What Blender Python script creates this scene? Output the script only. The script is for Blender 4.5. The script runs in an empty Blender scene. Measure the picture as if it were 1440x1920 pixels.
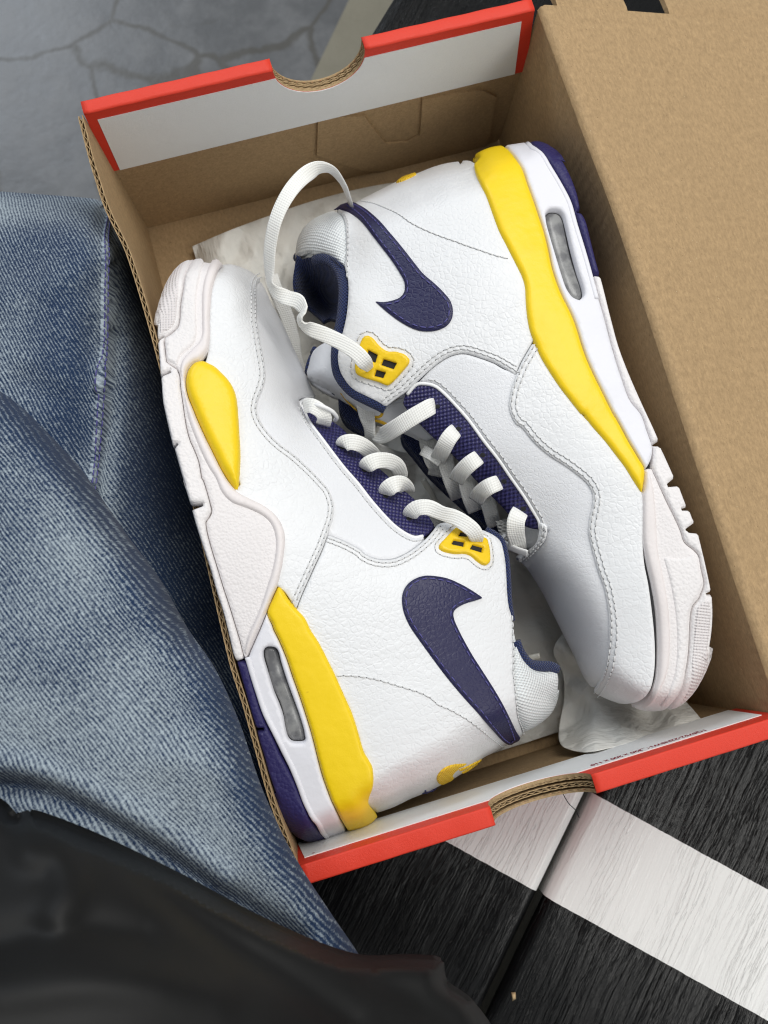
import bpy, math, random
import numpy as np
from mathutils import Vector, Matrix
from mathutils.geometry import delaunay_2d_cdt

random.seed(7); rng = np.random.default_rng(7)
scene = bpy.context.scene
COL = scene.collection

# ------------------------------------------------------------------ camera, world, lamps, exposure
# world: x across the box, y along the box, z up; traced in millimetres, built in metres
CAM = np.array([41.03, 77.51, 444.05])
F = 1671.4                                     # focal length for a picture 1440 px wide
RM = np.array([[0.9589557, -0.2793545, 0.0486311],
               [-0.2692203, -0.9508260, -0.1531352],
               [0.0890188, 0.1337574, -0.9870079]])   # rows: right, down, forward
cd = bpy.data.cameras.new('camera'); cam = bpy.data.objects.new('camera', cd); COL.objects.link(cam)
cd.sensor_fit = 'VERTICAL'; cd.sensor_height = 36.0; cd.lens = F * 36.0 / 1920.0
cd.clip_start = 0.01; cd.clip_end = 50.0
cd.dof.use_dof = True; cd.dof.focus_distance = 0.358; cd.dof.aperture_fstop = 15.0
m = Matrix.Identity(4)
for i in range(3):
    m[i][0] = RM[0][i]; m[i][1] = -RM[1][i]; m[i][2] = -RM[2][i]; m[i][3] = CAM[i] * .001
cam.matrix_world = m
scene.camera = cam

world = bpy.data.worlds.new('World'); scene.world = world; world.use_nodes = True
bg = world.node_tree.nodes['Background']
bg.inputs[0].default_value = (0.93, 0.97, 1.0, 1); bg.inputs[1].default_value = 0.36

def area(name, loc, target, size, power, color, size_y=None):
    l = bpy.data.lights.new(name, 'AREA'); o = bpy.data.objects.new(name, l); COL.objects.link(o)
    l.energy = power; l.color = color; l.size = size
    if size_y: l.shape = 'RECTANGLE'; l.size_y = size_y
    o.location = loc
    o.rotation_euler = (Vector(target) - Vector(loc)).to_track_quat('-Z', 'Y').to_euler()
    return o
area('ceiling_lamp', (0.50, 0.62, 1.45), (0.10, 0.16, 0.05), 0.9, 16.0, (1.0, 0.985, 0.95), 0.7)
area('shop_window', (-0.75, 2.75, 1.7), (0.0, 0.4, 0.0), 1.1, 26.0, (0.80, 0.89, 1.0), 0.9)
area('ceiling_lamp', (1.15, -0.95, 1.6), (0.3, 0.0, 0.0), 0.9, 11.0, (1.0, 0.98, 0.94), 0.7)

scene.view_settings.view_transform = 'Standard'; scene.view_settings.look = 'None'
scene.view_settings.exposure = 0.0; scene.view_settings.gamma = 1.0
scene.cycles.use_denoising = True
scene.cycles.max_bounces = 8
scene.cycles.filter_width = 1.15

# ------------------------------------------------------------------ materials
MAT = {}
class NT:
    def __init__(s, name):
        s.m = bpy.data.materials.new(name); s.m.use_nodes = True; s.t = s.m.node_tree
        s.b = s.t.nodes['Principled BSDF']; s.out = s.t.nodes['Material Output']; MAT[name] = s.m
    def n(s, typ, **kw):
        nd = s.t.nodes.new(typ)
        for k, v in kw.items():
            if k.startswith('i_'):
                k = k[2:]; k = int(k) if k.isdigit() else k.replace('_', ' ')
                s.put(nd.inputs[k], v)
            else: setattr(nd, k, v)
        return nd
    def put(s, sock, v):
        if hasattr(v, 'is_output'): s.t.links.new(v, sock)
        else: sock.default_value = v
    def math(s, op, a, b=0.0, c=0.0, clamp=False):
        nd = s.t.nodes.new('ShaderNodeMath'); nd.operation = op; nd.use_clamp = clamp
        for i, v in enumerate((a, b, c)): s.put(nd.inputs[i], v)
        return nd.outputs[0]
    def mix(s, f, a, b):
        nd = s.t.nodes.new('ShaderNodeMix'); nd.data_type = 'RGBA'
        s.put(nd.inputs[0], f)
        for i, v in ((6, a), (7, b)): s.put(nd.inputs[i], (*v, 1) if isinstance(v, tuple) and len(v) == 3 else v)
        return nd.outputs[2]
    def ramp(s, f, lo, hi): # smooth remap to 0..1
        nd = s.t.nodes.new('ShaderNodeMapRange'); nd.interpolation_type = 'SMOOTHSTEP'
        s.put(nd.inputs[0], f); nd.inputs[1].default_value = lo; nd.inputs[2].default_value = hi
        return nd.outputs[0]
    def obj(s): return s.n('ShaderNodeTexCoord').outputs['Object']
    def uv(s): return s.n('ShaderNodeTexCoord').outputs['UV']
    def noise(s, co, scale, detail=3.0, rough=0.55, dist=0.0):
        return s.n('ShaderNodeTexNoise', i_Vector=co, i_Scale=scale, i_Detail=detail, i_Roughness=rough, i_Distortion=dist).outputs[0]
    def warp(s, co, scale, amt):
        nz = s.n('ShaderNodeTexNoise', i_Vector=co, i_Scale=scale, i_Detail=2.0).outputs['Color']
        a = s.n('ShaderNodeVectorMath', operation='MULTIPLY_ADD', i_0=nz, i_1=(amt,)*3, i_2=co)
        return a.outputs[0]
    def stretch(s, co, sc, rot=(0,0,0)):
        return s.n('ShaderNodeMapping', i_Vector=co, i_Scale=sc, i_Rotation=rot).outputs[0]
    def vor(s, co, scale, feature='F1', rnd=1.0):
        nd = s.n('ShaderNodeTexVoronoi', feature=feature, i_Vector=co, i_Scale=scale); nd.inputs['Randomness'].default_value = rnd
        return nd.outputs[0]
    def bump(s, h, dist, strength=1.0, normal=None):
        nd = s.n('ShaderNodeBump', i_Height=h, i_Distance=dist, i_Strength=strength)
        if normal is not None: s.put(nd.inputs['Normal'], normal)
        return nd.outputs[0]
    def set(s, col=None, rough=None, normal=None, spec=None, **kw):
        if col is not None: s.put(s.b.inputs['Base Color'], (*col, 1) if isinstance(col, tuple) else col)
        if rough is not None: s.put(s.b.inputs['Roughness'], rough)
        if normal is not None: s.put(s.b.inputs['Normal'], normal)
        if spec is not None: s.put(s.b.inputs['Specular IOR Level'], spec)
        for k, v in kw.items(): s.put(s.b.inputs[k.replace('_', ' ')], v)
        return s.m
    def sep(s, co):
        nd = s.n('ShaderNodeSeparateXYZ', i_Vector=co); return nd.outputs

def leather(name, col, grain=1.0, cell=420, rough=0.42):
    k = NT(name); o = k.obj()
    w = k.warp(o, 260, 0.0014)
    v = k.vor(w, cell, 'DISTANCE_TO_EDGE'); vv = k.ramp(v, 0.0, 0.22)
    big = k.noise(k.stretch(o, (1, 2.2, 1), (0, 0, .5)), 90, 4, .6)
    fine = k.noise(o, 1500, 3, .6)
    amt = k.ramp(k.noise(o, 28, 2), .35, .65)
    h = k.math('ADD', k.math('MULTIPLY', vv, k.math('MULTIPLY_ADD', amt, .5, .45)), k.math('MULTIPLY', fine, .45))
    n1 = k.bump(h, 0.00013 * grain)
    n2 = k.bump(big, 0.0006 * grain, 1.0, n1)
    dirt = k.ramp(k.noise(o, 45, 5, .65), .35, .8)
    c = k.mix(k.math('MULTIPLY', dirt, .10), col, tuple(x * .84 for x in col))
    k.set(c, k.math('MULTIPLY_ADD', big, .22, rough - .1), n2, .4)
leather('white_leather', (0.74, 0.745, 0.755), .8)
leather('smooth_leather', (0.73, 0.735, 0.755), .5, 620)
leather('navy_leather', (0.0135, 0.013, 0.058), .6, 480, .42)

k = NT('white_edge'); k.set((0.83, 0.83, 0.83), .5)
k = NT('tongue_white'); k.set((0.74, 0.75, 0.78), .5, k.bump(k.noise(k.obj(), 900, 3), .0002))

def pebble(name, col, scale, depth, rough=.55, worn=.1):
    k = NT(name); o = k.obj(); w = k.warp(o, 350, .0007)
    v = k.vor(w, scale); nn = k.noise(o, scale * 2.1, 2)
    h = k.math('ADD', k.math('SUBTRACT', 1.0, v), k.math('MULTIPLY', nn, .4))
    d = k.ramp(k.noise(o, 60, 5, .65), .4, .8)
    c = k.mix(k.math('MULTIPLY', d, worn), col, tuple(x * .72 for x in col))
    k.set(c, rough, k.bump(h, depth), .35)
pebble('pebbled_rubber', (0.755, 0.72, 0.715), 900, .0002)
pebble('sidewall_rubber', (0.77, 0.74, 0.735), 760, .00022)
pebble('navy_rubber', (0.024, 0.02, 0.095), 700, .00022, .5)
k = NT('smooth_rubber'); o = k.obj()
d = k.ramp(k.noise(o, 55, 6, .7), .42, .8)
k.set(k.mix(k.math('MULTIPLY', d, .22), (0.75, 0.70, 0.69), (0.60, 0.545, 0.52)), .5, k.bump(k.noise(o, 700, 3), .00012), .35)
k = NT('knurled_rubber'); u = k.sep(k.uv())
a = k.math('SINE', k.math('MULTIPLY', k.math('ADD', u[0], u[1]), 2 * math.pi / 2.3))
b = k.math('SINE', k.math('MULTIPLY', k.math('SUBTRACT', u[0], u[1]), 2 * math.pi / 2.3))
h = k.math('MULTIPLY', a, b); k.set((0.73, 0.685, 0.68), .5, k.bump(k.math('ADD', h, k.math('MULTIPLY', k.noise(k.obj(), 900, 2), .9)), .0002), .4)
k = NT('midsole_foam'); o = k.obj(); d = k.ramp(k.noise(o, 40, 5, .6), .45, .8)
k.set(k.mix(k.math('MULTIPLY', d, .14), (0.74, 0.735, 0.775), (0.58, 0.57, 0.60)), .5, k.bump(k.noise(k.stretch(o, (1, 1, .3)), 160, 3), .0003), .35)
k = NT('yellow_foam'); o = k.obj(); d = k.ramp(k.noise(o, 60, 6, .7), .5, .82)
sp = k.ramp(k.noise(o, 420, 2), .74, .8)
c = k.mix(k.math('MULTIPLY', d, .2), (0.86, 0.60, 0.008), (0.70, 0.45, 0.01))
k.set(k.mix(k.math('MULTIPLY', sp, .25), c, (.4, .25, .02)), .42, k.bump(k.math('ADD', k.noise(o, 60, 3), k.math('MULTIPLY', k.noise(o, 1500, 2), .06)), .0008), .4)
k = NT('yellow_plastic'); o = k.obj()
k.set((0.82, 0.54, 0.008), .4, k.bump(k.noise(o, 500, 3), .0002), .45)
k = NT('air_bubble'); o = k.obj()
k.set(k.mix(k.ramp(k.noise(o, 160, 3), .35, .65), (.24, .24, .235), (.12, .12, .125)), .32, k.bump(k.noise(o, 90, 2), .0002), .4, Coat_Weight=.25, Coat_Roughness=.2)
k = NT('dark_recess'); k.set((0.012, 0.012, 0.014), .8)

def weave(name, col, pitch, depth, rough=.7, col2=None, spec=.3, pu=None, diag=False, fuzz=.0):
    k = NT(name); u = k.sep(k.warp(k.uv(), .25, .25)); pu = pu or pitch
    x, y = u[0], u[1]
    if diag: x, y = k.math('ADD', u[0], u[1]), k.math('SUBTRACT', u[0], u[1])
    a = k.math('SINE', k.math('MULTIPLY', x, 2 * math.pi / pu)); b = k.math('SINE', k.math('MULTIPLY', y, 2 * math.pi / pitch))
    h = k.math('MULTIPLY_ADD', k.math('MULTIPLY', a, b), .5, .5)
    h2 = k.math('ADD', h, k.math('MULTIPLY', k.noise(k.obj(), 1400, 2), .5))
    c = k.mix(k.math('MULTIPLY', k.ramp(h2, .3, 1.1), 1.0), col, col2 or tuple(x * 1.15 for x in col))
    k.set(c, rough, k.bump(h2, depth), spec, Sheen_Weight=fuzz)
weave('knit_mesh', (0.66, 0.69, 0.70), 1.7, .00045, .75, (0.80, .82, .82), .2, 1.3)
weave('navy_knit', (0.008, 0.014, 0.05), 1.5, .0006, .8, (0.022, 0.036, 0.12), .25, 1.2, False, .15)
weave('navy_mesh', (0.012, 0.010, 0.058), 2.1, .0005, .38, (0.032, 0.029, 0.125), .5, 2.1)
weave('toe_mesh', (0.40, .40, .38), 1.5, .0008, .7, (0.72, .72, .70), .25, 4.0)
weave('lace_cotton', (0.79, 0.785, 0.75), 2.2, .00016, .85, (0.84, 0.835, 0.805), .15, 1.8, True, .1)
weave('embroidery', (0.62, 0.36, 0.01), .9, .0004, .5, (0.86, 0.57, 0.03), .4, 3.5)
k = NT('navy_thread'); k.set((0.02, 0.02, 0.09), .6)
k = NT('thread'); k.set((0.66, 0.66, 0.66), .65)
k = NT('thread_navy'); k.set((0.075, 0.07, 0.24), .6)
k = NT('needle_hole'); k.set((0.2, 0.2, 0.2), .9)
k = NT('gold_print'); k.set((0.70, 0.42, 0.02), .5)
k = NT('clear_aglet'); k.set((0.72, 0.70, 0.62), .2, spec=.6, Coat_Weight=.6)

def kraft(name, col, fib=1.0):
    k = NT(name); o = k.obj()
    f1 = k.noise(k.stretch(o, (1, .35, 1), (0, 0, .3)), 900, 4, .75); f2 = k.noise(o, 520, 4, .8)
    big = k.noise(o, 14, 4, .6)
    s1 = k.ramp(k.vor(o, 330), .10, .045); s2 = k.ramp(k.vor(k.stretch(o, (1.3, .9, 1.1)), 210), .055, .02)
    f3 = k.noise(o, 330, 3, .6)
    t = k.ramp(k.math('ADD', k.math('MULTIPLY', f3, .15), k.math('ADD', k.math('MULTIPLY', f1, .62), k.math('MULTIPLY', f2, .45))), .32, .92)
    c = k.mix(t, tuple(x * .68 for x in col), tuple(x * 1.25 for x in col))
    c = k.mix(k.math('MULTIPLY', k.ramp(big, .3, .7), .18), c, tuple(x * .78 for x in col))
    c = k.mix(k.math('MULTIPLY', s1, .55), c, (.10, .055, .025)); c = k.mix(k.math('MULTIPLY', s2, .6), c, (.78, .66, .45))
    cor = k.math('SINE', k.math('MULTIPLY', k.sep(o)[1], 2 * math.pi / .0052)); den = k.ramp(k.vor(k.warp(o, 9, .05), 7, 'DISTANCE_TO_EDGE'), .0, .02)
    k.set(c, .75, k.bump(k.math('ADD', k.math('ADD', f1, k.math('MULTIPLY', den, .9)), k.math('ADD', k.math('MULTIPLY', big, 2.5), k.math('MULTIPLY', cor, .22))), .00022), .22)
kraft('kraft_board', (0.405, 0.275, 0.146))
kraft('kraft_edge', (0.40, 0.28, 0.15))
def paper(name, col, rough=.5):
    k = NT(name); o = k.obj(); f = k.noise(o, 1700, 4, .7); b = k.noise(o, 60, 4)
    c = k.mix(k.math('MULTIPLY', k.ramp(f, .3, .8), .16), col, tuple(min(1, x * .72 + .01) for x in col))
    k.set(c, rough, k.bump(k.math('ADD', f, k.math('MULTIPLY', b, 2.0)), .00018), .35)
paper('red_paper', (0.68, 0.042, 0.019), .5)
paper('white_paper', (0.80, 0.805, 0.795), .55)
k = NT('maroon_ink'); k.set((0.25, 0.010, 0.026), .7)
k = NT('tissue'); o = k.obj()
cr = k.noise(k.warp(o, 18, .05), 35, 5, .6); cr2 = k.vor(k.warp(o, 30, .03), 32, 'DISTANCE_TO_EDGE')
k.set(k.mix(k.ramp(cr, .3, .7), (.66, .645, .60), (.72, .71, .665)), .6,
      k.bump(k.math('ADD', cr, k.math('MULTIPLY', k.ramp(cr2, 0, .12), .08)), .0045), .2)

# denim: twill lines, indigo ground, faded patches and painted-in fold shade
k = NT('denim'); uvn = k.uv(); u = k.sep(uvn); o = k.obj()
ww = k.n('ShaderNodeTexNoise', i_Vector=uvn, i_Scale=.05, i_Detail=2.0).outputs[0]
ph = k.math('MULTIPLY', k.math('MULTIPLY_ADD', ww, 2.2, u[0]), 2 * math.pi / 1.2)
tw = k.math('MULTIPLY_ADD', k.math('SINE', ph), .5, .5)
slub = k.noise(k.stretch(uvn, (1.0, .40, 1)), 1.1, 3, .85); slub2 = k.noise(k.stretch(uvn, (.45, 1.0, 1), (0, 0, .5)), 1.0, 3, .85); grit = k.noise(uvn, 1.6, 2, .75)
sal = k.math('ADD', k.math('MULTIPLY', tw, .19), k.math('ADD', k.math('MULTIPLY', slub, .62), k.math('ADD', k.math('MULTIPLY', slub2, .36), k.math('MULTIPLY', grit, .44))))
fade_shade = k.noise(o, 16, 4, .6)
fa = k.n('ShaderNodeAttribute', attribute_name='fade_shade').outputs['Fac']  # per-point worn fading with painted shade mixed in
lev = k.math('ADD', sal, k.math('ADD', k.math('MULTIPLY', k.math('SUBTRACT', fade_shade, .5), .20), k.math('MULTIPLY', fa, .40)))
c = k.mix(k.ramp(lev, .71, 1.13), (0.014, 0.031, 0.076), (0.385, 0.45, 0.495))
k.set(c, .9, k.bump(sal, .0006), .12, Sheen_Weight=.08)
k = NT('denim_seam'); u = k.sep(k.uv())
k.set(k.mix(k.noise(k.obj(), 700, 3), (0.04, 0.07, 0.14), (0.30, 0.36, 0.42)), .9, k.bump(k.noise(k.obj(), 900, 2), .0008), .15)
k = NT('black_nylon'); o = k.obj()
k.set(k.mix(k.noise(o, 20, 4), (.006, .006, .006), (.0105, .0105, .0103)), .56, k.bump(k.math('ADD', k.noise(o, 26, 3, .5), k.math('MULTIPLY', k.noise(o, 1100, 2), .03)), .0009), .2)

# painted planks: black paint with one white band across, brushed grain in relief
k = NT('painted_wood'); at = k.n('ShaderNodeAttribute', attribute_name='plank')
uvn = k.uv(); u = k.sep(uvn)
gw = k.warp(uvn, .02, 6.0)
g1 = k.noise(k.stretch(gw, (1.0, .035, 1)), .42, 5, .62); g2 = k.noise(k.stretch(uvn, (1.0, .05, 1)), 1.3, 3, .6)
ring = k.math('SINE', k.math('MULTIPLY', k.math('ADD', k.sep(gw)[0], k.math('MULTIPLY', g1, 9.0)), 1.9))
mask = k.ramp(k.noise(k.stretch(uvn, (1, .12, 1)), .05, 3), .38, .62)
h = k.math('ADD', k.math('MULTIPLY', k.ramp(ring, .1, .9), k.math('MULTIPLY', mask, .75)), k.math('ADD', k.math('MULTIPLY', g1, .35), k.math('MULTIPLY', g2, .16)))
wob = k.math('MULTIPLY', k.math('SUBTRACT', k.noise(k.obj(), 160, 3), .5), .7)
v = k.math('ADD', u[1], wob)
BAND = k.n('ShaderNodeValue'); BAND.name = 'band_lo'; BAND2 = k.n('ShaderNodeValue'); BAND2.name = 'band_hi'
inb = k.math('MULTIPLY', k.math('GREATER_THAN', v, BAND.outputs[0]), k.math('LESS_THAN', v, BAND2.outputs[0]))
wearw = k.mix(k.math('MULTIPLY', k.ramp(g1, .55, .8), .25), (.78, .78, .765), (.71, .705, .69))
blk = k.mix(k.ramp(g2, .55, .85), (.003, .003, .0032), (.009, .009, .009))
c = k.mix(inb, blk, wearw)
k.set(c, k.math('MULTIPLY_ADD', g1, .18, .12), k.bump(k.math('MULTIPLY', h, k.math('MULTIPLY_ADD', inb, -.75, 1.0)), .0012), .32)
WOOD = k

k = NT('concrete'); o = k.obj()
b1 = k.noise(o, 3.0, 6, .65); b2 = k.noise(o, 26, 6, .72)
e = k.vor(k.warp(k.warp(o, 6, .07), 40, .014), 6.2, 'DISTANCE_TO_EDGE'); wid = k.noise(o, 9, 3)
cr = k.ramp(k.math('SUBTRACT', e, k.math('MULTIPLY', k.math('SUBTRACT', wid, .45), .03)), .026, .004)
part = k.ramp(k.noise(o, 5.0, 2), .22, .4)
st = k.ramp(k.noise(k.stretch(o, (1, 2.5, 1), (0, 0, .5)), 11, 3), .64, .72)
c = k.mix(k.ramp(b1, .3, .7), (.105, .108, .112), (.16, .163, .167)); c = k.mix(k.math('MULTIPLY', k.ramp(b2, .38, .75), .45), c, (.25, .252, .255))
c = k.mix(k.math('MULTIPLY', k.math('MULTIPLY', cr, part), .9), c, (.085, .08, .07)); c = k.mix(k.math('MULTIPLY', st, .35), c, (.08, .076, .068))
k.set(c, k.math('MULTIPLY_ADD', b2, .25, .24), k.bump(b2, .0008), .5)
k = NT('lit_floor_strip'); o = k.obj()
k.set(k.mix(k.noise(o, 30, 5, .7), (.19, .175, .13), (.27, .25, .19)), .5, k.bump(k.noise(o, 60, 4), .001), .4)  # tan tone carries the light falling on this part of the floor
k = NT('wood_chip'); k.set((.55, .40, .22), .8)

# ------------------------------------------------------------------ geometry helpers
def unproj(P, z):
    """points of the traced picture (1440 x 1920) at height z (mm) -> world mm"""
    P = np.atleast_2d(np.asarray(P, float)); z = np.broadcast_to(np.asarray(z, float), (len(P),))
    d = np.stack([(P[:, 0] - 720) / F, (P[:, 1] - 960) / F, np.ones(len(P))], 1) @ RM
    t = (z - CAM[2]) / d[:, 2]
    return CAM + d * t[:, None]
def W3(x, y, z): return unproj([(x, y)], z)[0]

CROPS = {1: (280, 460, 1422 / 400), 2: (300, 900, 3.6), 3: (430, 1180, 3.6), 4: (680, 940, 1371 / 400), 5: (480, 300, 1440 / 420),
         6: (560, 680, 2.88), 7: (840, 240, 1440 / 420), 8: (960, 780, 1390 / 420), 9: (480, 0, 2.4), 10: (520, 660, 4.8), 11: (0, 0, 1.0)}
def cr(k, *pts):
    x0, y0, s = CROPS[k]; return [(x0 + p[0] / s, y0 + p[1] / s) + tuple(p[2:]) for p in pts]

def catmull(P, n):
    """smooth open curve through P with about n samples per span"""
    P = np.asarray(P, float); Q = np.vstack([2 * P[0] - P[1], P, 2 * P[-1] - P[-2]]); out = []
    for i in range(1, len(Q) - 2):
        p0, p1, p2, p3 = Q[i - 1], Q[i], Q[i + 1], Q[i + 2]
        t = np.linspace(0, 1, n, endpoint=False)[:, None]
        m1 = (p2 - p0) / 2; m2 = (p3 - p1) / 2
        L = np.linalg.norm(p2[:2] - p1[:2]) + 1e-9
        for mm in (m1, m2):
            l = np.linalg.norm(mm[:2])
            if l > L: mm *= L / l
        out.append((2*t**3 - 3*t**2 + 1) * p1 + (t**3 - 2*t**2 + t) * m1 + (-2*t**3 + 3*t**2) * p2 + (t**3 - t**2) * m2)
    return np.vstack(out + [P[-1:]])
def resample(P, step):
    P = np.asarray(P, float); d = np.r_[0, np.cumsum(np.linalg.norm(np.diff(P[:, :2], axis=0), axis=1))]
    n = max(2, int(round(d[-1] / step)) + 1); s = np.linspace(0, d[-1], n)
    return np.stack([np.interp(s, d, P[:, i]) for i in range(P.shape[1])], 1)
def curve(pts, step=4): return resample(catmull(pts, 10), step)
def closed(poly, step, corner=50):
    """closed traced outline: smooth, but sharp where the trace turns by more than `corner` degrees"""
    P = np.asarray([p[:2] for p in poly], float); n = len(P); cs = []
    for i in range(n):
        a = P[i] - P[i - 1]; b = P[(i + 1) % n] - P[i]
        an = math.degrees(abs(math.atan2(a[0]*b[1] - a[1]*b[0], a @ b)))
        if an > corner: cs.append(i)
    if not cs:
        Q = np.vstack([P, P, P]); C = catmull(Q, 10)[n * 10:2 * n * 10 + 1]; return resample(C, step)[:-1]
    out = []
    for j, c in enumerate(cs):
        e = cs[(j + 1) % len(cs)]; e = e if e > c else e + n
        seg = P[[i % n for i in range(c, e + 1)]]
        out.append(resample(catmull(seg, 10) if len(seg) > 2 else seg, step)[:-1])
    return np.vstack(out)
def offset_line(P, d):
    P = np.asarray(P, float); t = np.gradient(P, axis=0); t /= np.linalg.norm(t, axis=1)[:, None] + 1e-9
    return P + np.stack([-t[:, 1], t[:, 0]], 1) * d
def inside(Q, C):
    x, y = Q[:, 0], Q[:, 1]; r = np.zeros(len(Q), bool)
    for a, b in zip(C, np.roll(C, -1, 0)):
        if a[1] == b[1]: continue
        c = (a[1] > y) != (b[1] > y)
        r ^= c & (x < (b[0] - a[0]) * (y - a[1]) / (b[1] - a[1]) + a[0])
    return r
def dist(Q, C, is_closed=True, full=False):
    A = np.asarray(C, float); B = np.roll(A, -1, 0)
    if not is_closed: A, B = A[:-1], B[:-1]
    best = np.empty(len(Q)); idx = np.empty(len(Q))
    A = A.astype(np.float32); Dx, Dy = (B[:, 0] - A[:, 0]).astype(np.float32), (B[:, 1] - A[:, 1]).astype(np.float32); L = Dx * Dx + Dy * Dy + 1e-9
    Q = np.asarray(Q, np.float32)
    for s in range(0, len(Q), 800):
        q = Q[s:s + 800]; dx = q[:, 0, None] - A[None, :, 0]; dy = q[:, 1, None] - A[None, :, 1]
        t = dx * Dx; t += dy * Dy; t /= L; np.clip(t, 0, 1, out=t)
        dx -= t * Dx; dy -= t * Dy; dx *= dx; dy *= dy; dx += dy
        j = dx.argmin(1); r = np.arange(len(q)); best[s:s + 800] = np.sqrt(dx[r, j]); idx[s:s + 800] = j + t[r, j]
    return (best, idx) if full else best

class Surf:
    """height of a surface (mm above the box floor) over the traced picture: thin plate through
    control heights, falling away along the edges where the thing turns round"""
    def __init__(s, ctrl, rolls=(), lam=2e-4, disp=None, sil=None):
        s.sil = None if sil is None else closed(sil, 14)
        c = np.asarray(ctrl, float); s.X = c[:, :2] / 1000.; z = c[:, 2]; n = len(c)
        K = s.phi(np.linalg.norm(s.X[:, None] - s.X[None], axis=2)) + lam * np.eye(n)
        Pm = np.c_[np.ones(n), s.X]; A = np.zeros((n + 3, n + 3)); A[:n, :n] = K; A[:n, n:] = Pm; A[n:, :n] = Pm.T
        s.w = np.linalg.solve(A, np.r_[z, 0, 0, 0])
        s.rolls = [np.asarray(resample(catmull(np.asarray(r, float), 8), 8)) for r in rolls]; s.disp = disp
    @staticmethod
    def phi(r): return np.where(r > 1e-9, r * r * np.log(np.maximum(r, 1e-9)), 0)
    def z(s, P):
        P = np.atleast_2d(np.asarray(P, float)); Q = P / 1000.
        if len(P) > 3000: return np.concatenate([s.z(P[i:i + 3000]) for i in range(0, len(P), 3000)])
        v = s.phi(np.linalg.norm(Q[:, None] - s.X[None], axis=2)) @ s.w[:-3] + s.w[-3] + Q @ s.w[-2:]
        out = np.zeros(len(P), bool) if s.sil is None else ~inside(P, s.sil)
        for r in s.rolls:
            d, i = dist(P, r[:, :2], False, True); ii = np.arange(len(r))
            dd = ((P[:, None] - r[None, ::2, :2]) ** 2).sum(2); wt = 1 / (dd + 60.) ** 2; wt /= wt.sum(1)[:, None]
            R = wt @ r[::2, 2]; H = wt @ r[::2, 3]; t = np.clip(1 - np.where(out & (d < 26), -d, d) / np.maximum(R, 1), 0, 1.4)
            v = v - H * t ** 2.3
        if s.disp is not None: v = v + s.disp(P)
        return v
    def pt(s, P): return unproj(P, s.z(P))
    def ptn(s, P, e=2.0):
        P = np.atleast_2d(np.asarray(P, float))
        a = s.pt(P + [e, 0]) - s.pt(P - [e, 0]); b = s.pt(P + [0, e]) - s.pt(P - [0, e])
        n = np.cross(b, a); n /= np.linalg.norm(n, axis=1)[:, None] + 1e-12
        n[n[:, 2] < 0] *= -1
        return s.pt(P), n

def make_mesh(name, V, faces, mat, parent=None, uv=None, smooth=True, fade_shade=None):
    me = bpy.data.meshes.new(name)
    me.from_pydata((np.asarray(V) * .001).tolist(), [], faces); me.update()
    if uv is not None:
        li = np.zeros(len(me.loops), np.int32); me.loops.foreach_get('vertex_index', li)
        me.uv_layers.new(name='UVMap').data.foreach_set('uv', np.asarray(uv, np.float32)[li].ravel())
    if fade_shade is not None:
        a = me.attributes.new('fade_shade', 'FLOAT', 'POINT'); a.data.foreach_set('value', np.asarray(fade_shade, np.float32))
    if smooth: me.shade_smooth()
    o = bpy.data.objects.new(name, me); COL.objects.link(o)
    if mat: me.materials.append(MAT[mat])
    if parent is not None:
        o.parent = parent
        mw = parent.matrix_world if parent.parent is None else parent.parent.matrix_world @ parent.matrix_parent_inverse
        o.matrix_parent_inverse = Matrix.Translation(-BASE.get(parent.name, Vector((0, 0, 0))))
    return o
BASE = {}
def thing(name, label, cat, loc, group=None):
    o = bpy.data.objects.new(name, None); COL.objects.link(o); o.location = Vector(loc) * .001
    o.empty_display_size = .02
    o['label'] = label; o['category'] = cat
    if group: o['group'] = group
    BASE[o.name] = o.location.copy(); return o
def tag(o, label, cat=None, kind=None):
    if label: o['label'] = label
    if cat: o['category'] = cat
    if kind: o['kind'] = kind
    return o

def triangulate(pts, loops):
    """Delaunay of pts keeping the loop edges, triangles inside the first loop and outside the others"""
    edges = []; k = 0; n0 = []
    for L in loops:
        n = len(L); edges += [(k + i, k + (i + 1) % n) for i in range(n)]; k += n
    r = delaunay_2d_cdt([Vector(p) for p in pts.tolist()], edges, [], 0, 1e-4)
    V = np.array([(v.x, v.y) for v in r[0]]); T = np.array([f for f in r[2] if len(f) == 3])
    c = V[T].mean(1); ok = inside(c, loops[0])
    for L in loops[1:]: ok &= ~inside(c, L)
    return V, T[ok]

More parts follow.
